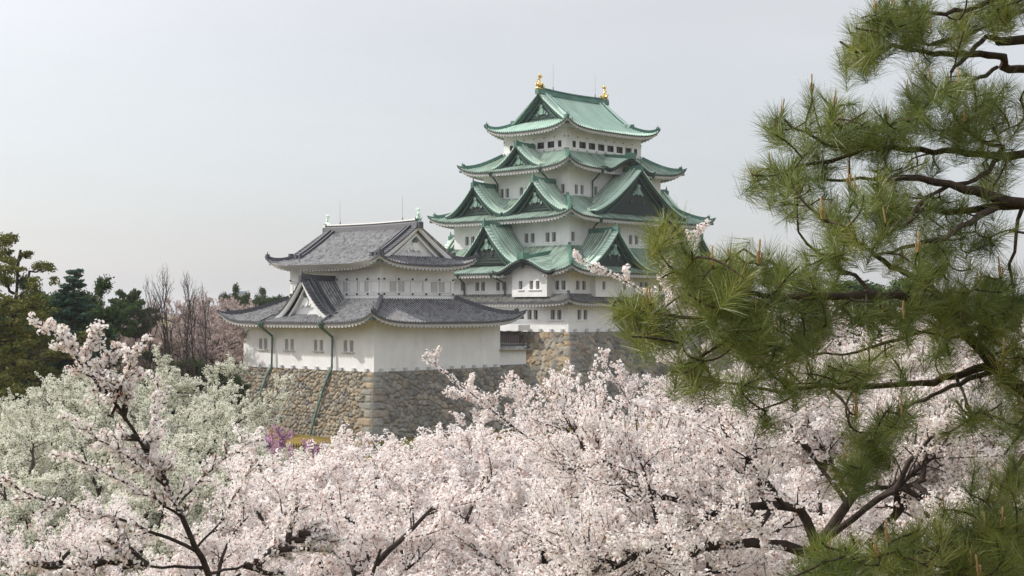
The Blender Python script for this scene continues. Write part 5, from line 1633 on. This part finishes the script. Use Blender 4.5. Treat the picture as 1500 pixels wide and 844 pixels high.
for i in vis[:98]:
    p, a = shoots[i]
    c = link(bpy.data.objects.new('candle', cme if random.random() < .4 else cme2), pine)
    c.location = tuple(p - off); s = random.uniform(.55, .95); c.scale = (s * .7, s * .7, s)
    c.rotation_euler = (random.uniform(-.15, .15), random.uniform(-.15, .15), random.uniform(0, 6))

# ------------------------------------------------------------------ the old pine at the left edge
FB = PineBuilder(43); FB.k = 14.0
D_ = 92
FB.limb([(17, 770, D_), (18, 600, D_), (20, 520, D_), (20, 450, D_), (26, 410, D_), (29, 385, D_), (30, 366, D_)], .42, .10)
for L_ in ([(27, 412, D_), (45, 402, D_ - .5), (58, 394, D_ - 1), (72, 392, D_ - 1)], [(29, 380, D_), (38, 374, D_ - .5), (45, 372, D_ - 1)], [(27, 405, D_), (18, 385, D_ - 1), (8, 362, D_ - 1), (0, 350, D_ - 1)], [(20, 430, D_), (5, 412, D_ - 1), (-15, 400, D_ - 1)],
           [(20, 455, D_), (40, 446, D_ - 1.5), (62, 450, D_ - 2)], [(20, 465, D_), (0, 452, D_ - 1), (-20, 448, D_)], [(20, 495, D_), (45, 490, D_ - 1), (70, 492, D_ - 1)], [(20, 505, D_), (0, 500, D_ - 1.5), (-25, 498, D_ - 1)],
           [(19, 545, D_), (42, 538, D_ - 1.5), (64, 542, D_ - 2)], [(19, 550, D_), (-5, 548, D_ - 1), (-25, 545, D_ - 1)], [(18, 585, D_), (45, 578, D_ - 1), (66, 582, D_ - 1)], [(20, 520, D_), (30, 512, D_ - 2.5), (40, 512, D_ - 4)], [(20, 475, D_), (28, 468, D_ - 2.5), (36, 470, D_ - 4)]):
    FB.limb(L_, .13, .04)
for p in ((8, 352, 15, 8, 20, 91), (6, 374, 12, 8, 14, 91), (18, 388, 9, 7, 9, 91.5), (41, 373, 5, 4, 5, 91), (62, 392, 14, 6, 14, 91), (4, 410, 14, 7, 14, 91), (38, 444, 30, 8, 34, 91), (8, 452, 22, 9, 26, 91), (50, 462, 24, 8, 22, 90), (22, 492, 36, 9, 36, 91), (60, 500, 20, 8, 16, 90.5), (12, 520, 28, 8, 24, 90), (44, 540, 30, 9, 30, 91), (8, 552, 26, 9, 24, 91), (36, 580, 34, 8, 30, 91), (-25, 480, 20, 90, 60, 91)):
    FB.pad(*p, dY=1.2)
sh = FB.grow()
fp = px(17, 455, D_); fo = np.array([fp.x, fp.y, GZ])
fpine = empty('pine_tree', tuple(fo))
tag(fpine, 'tall yellow green pine with a dark straight trunk at the left edge', 'pine tree', 'evergreens beyond the blossom')
V, F = tubes_np([(q - fo, r) for q, r in FB.limbs], 7)
link(bpy.data.objects.new('trunk', mesh_np('trunk', V, F, [M['pine_bark']], smooth=True)), fpine)
link(bpy.data.objects.new('crown', leaf_puffs(np.array([a for a, b in sh]) - fo, FB.rng, 46, .42, .11, M['far_needle'], 'crown', .55)), fpine)

# ------------------------------------------------------------------ small things
fm = MB()
for u0, u1, Y in ((405, 470, 139), (545, 590, 141)):
    a = px(u0, 0, Y); b = px(u1, 0, Y + 1)
    fn = empty('fence', (a.x, a.y, GZ))
    tag(fn, 'low grey paling fence at the foot of the %s stone face' % ('tan' if u0 < 500 else 'dark right'), 'fence', 'low fences below the stone walls')
    L = b.x - a.x
    pm = MB(); pm.box((L / 2, 0, .95), (L, .06, .08)); pm.box((L / 2, 0, .35), (L, .06, .08)); pm.build('rail', [M['grey_bark']], fn)
    q = MB(); q.box((0, .05, .6), (.09, .05, 1.2)); pme = q.mesh('picket', [M['grey_bark']])
    for k in range(int(L / .25)):
        link(bpy.data.objects.new('picket', pme), fn).location = (k * .25, 0, 0)
c = px(396, 640, 136)
mk = MB(); mk.box((0, 0, 1.1), (.2, .2, 2.2)); mk.box((0, -.12, 2.4), (.75, .1, 1.5))
M['ochre'] = m_plain('ochre_board', (.50, .34, .10), .7)
sg = mk.build('sign_board', [M['ochre']]); sg.location = (c.x, c.y, GZ)
tag(sg, 'small ochre notice board at the foot of the tan stone wall', 'sign')
def tower(u, Y, ytop, w, d, mat, label, crown_h=0):
    top = (455 - ytop) / 2050 * Y
    c = px(u, 455, Y)
    e_ = empty('city_building', (c.x, c.y, GZ), R(20)); tag(e_, label, 'building', 'far city blocks')
    b = MB(); H = top - GZ; b.box((0, 0, H / 2), (w, d, H)); b.box((w * .1, 0, H + 1.5), (w * .5, d * .5, 3)); b.build('wall', [mat], e_)
    q = MB(); q.box((0, -d / 2 - .05, 0), (w * .86, .2, 1.6)); q.box((-w / 2 - .05, 0, 0), (.2, d * .86, 1.6)); me = q.mesh('window', [M['slot']])
    k = H - 3
    while k > H - 30:
        link(bpy.data.objects.new('window', me), e_).location = (0, 0, k); k -= 3.6
M['pale'] = m_plain('pale_concrete', (.55, .55, .56), .8, .3, .06); M['bluegrey'] = m_plain('blue_grey_cladding', (.20, .25, .31), .5, .4, .06); M['brick'] = m_plain('pink_brick', (.42, .25, .22), .8, .3, .08)
tower(339, 1500, 434, 20, 18, M['bluegrey'], 'far blue grey office block left of the others')
tower(352, 1350, 431.5, 16, 14, M['bluegrey'], 'tallest far blue grey office tower behind the trees')
tower(345, 1200, 437, 12, 12, M['pale'], 'far pale low block between two office towers')
tower(356, 1250, 437, 14, 12, M['brick'], 'far pink block at the right foot of the tallest tower')
# ------------------------------------------------------------------ spring haze
hz = MB(); hz.box((0, 60, (GZ - 2 + 45) / 2), (12400, 12400, 45 - GZ + 2))
hm = bpy.data.materials.new('haze'); hm.use_nodes = True
ht_ = hm.node_tree; ht_.nodes.clear()
ho_ = ht_.nodes.new('ShaderNodeOutputMaterial'); pv = ht_.nodes.new('ShaderNodeVolumePrincipled')
pv.inputs['Color'].default_value = (.90, .91, .94, 1)
pv.inputs['Density'].default_value = 0.00014
ht_.links.new(pv.outputs[0], ho_.inputs['Volume'])
tag(hz.build('haze', [hm]), kind='stuff')
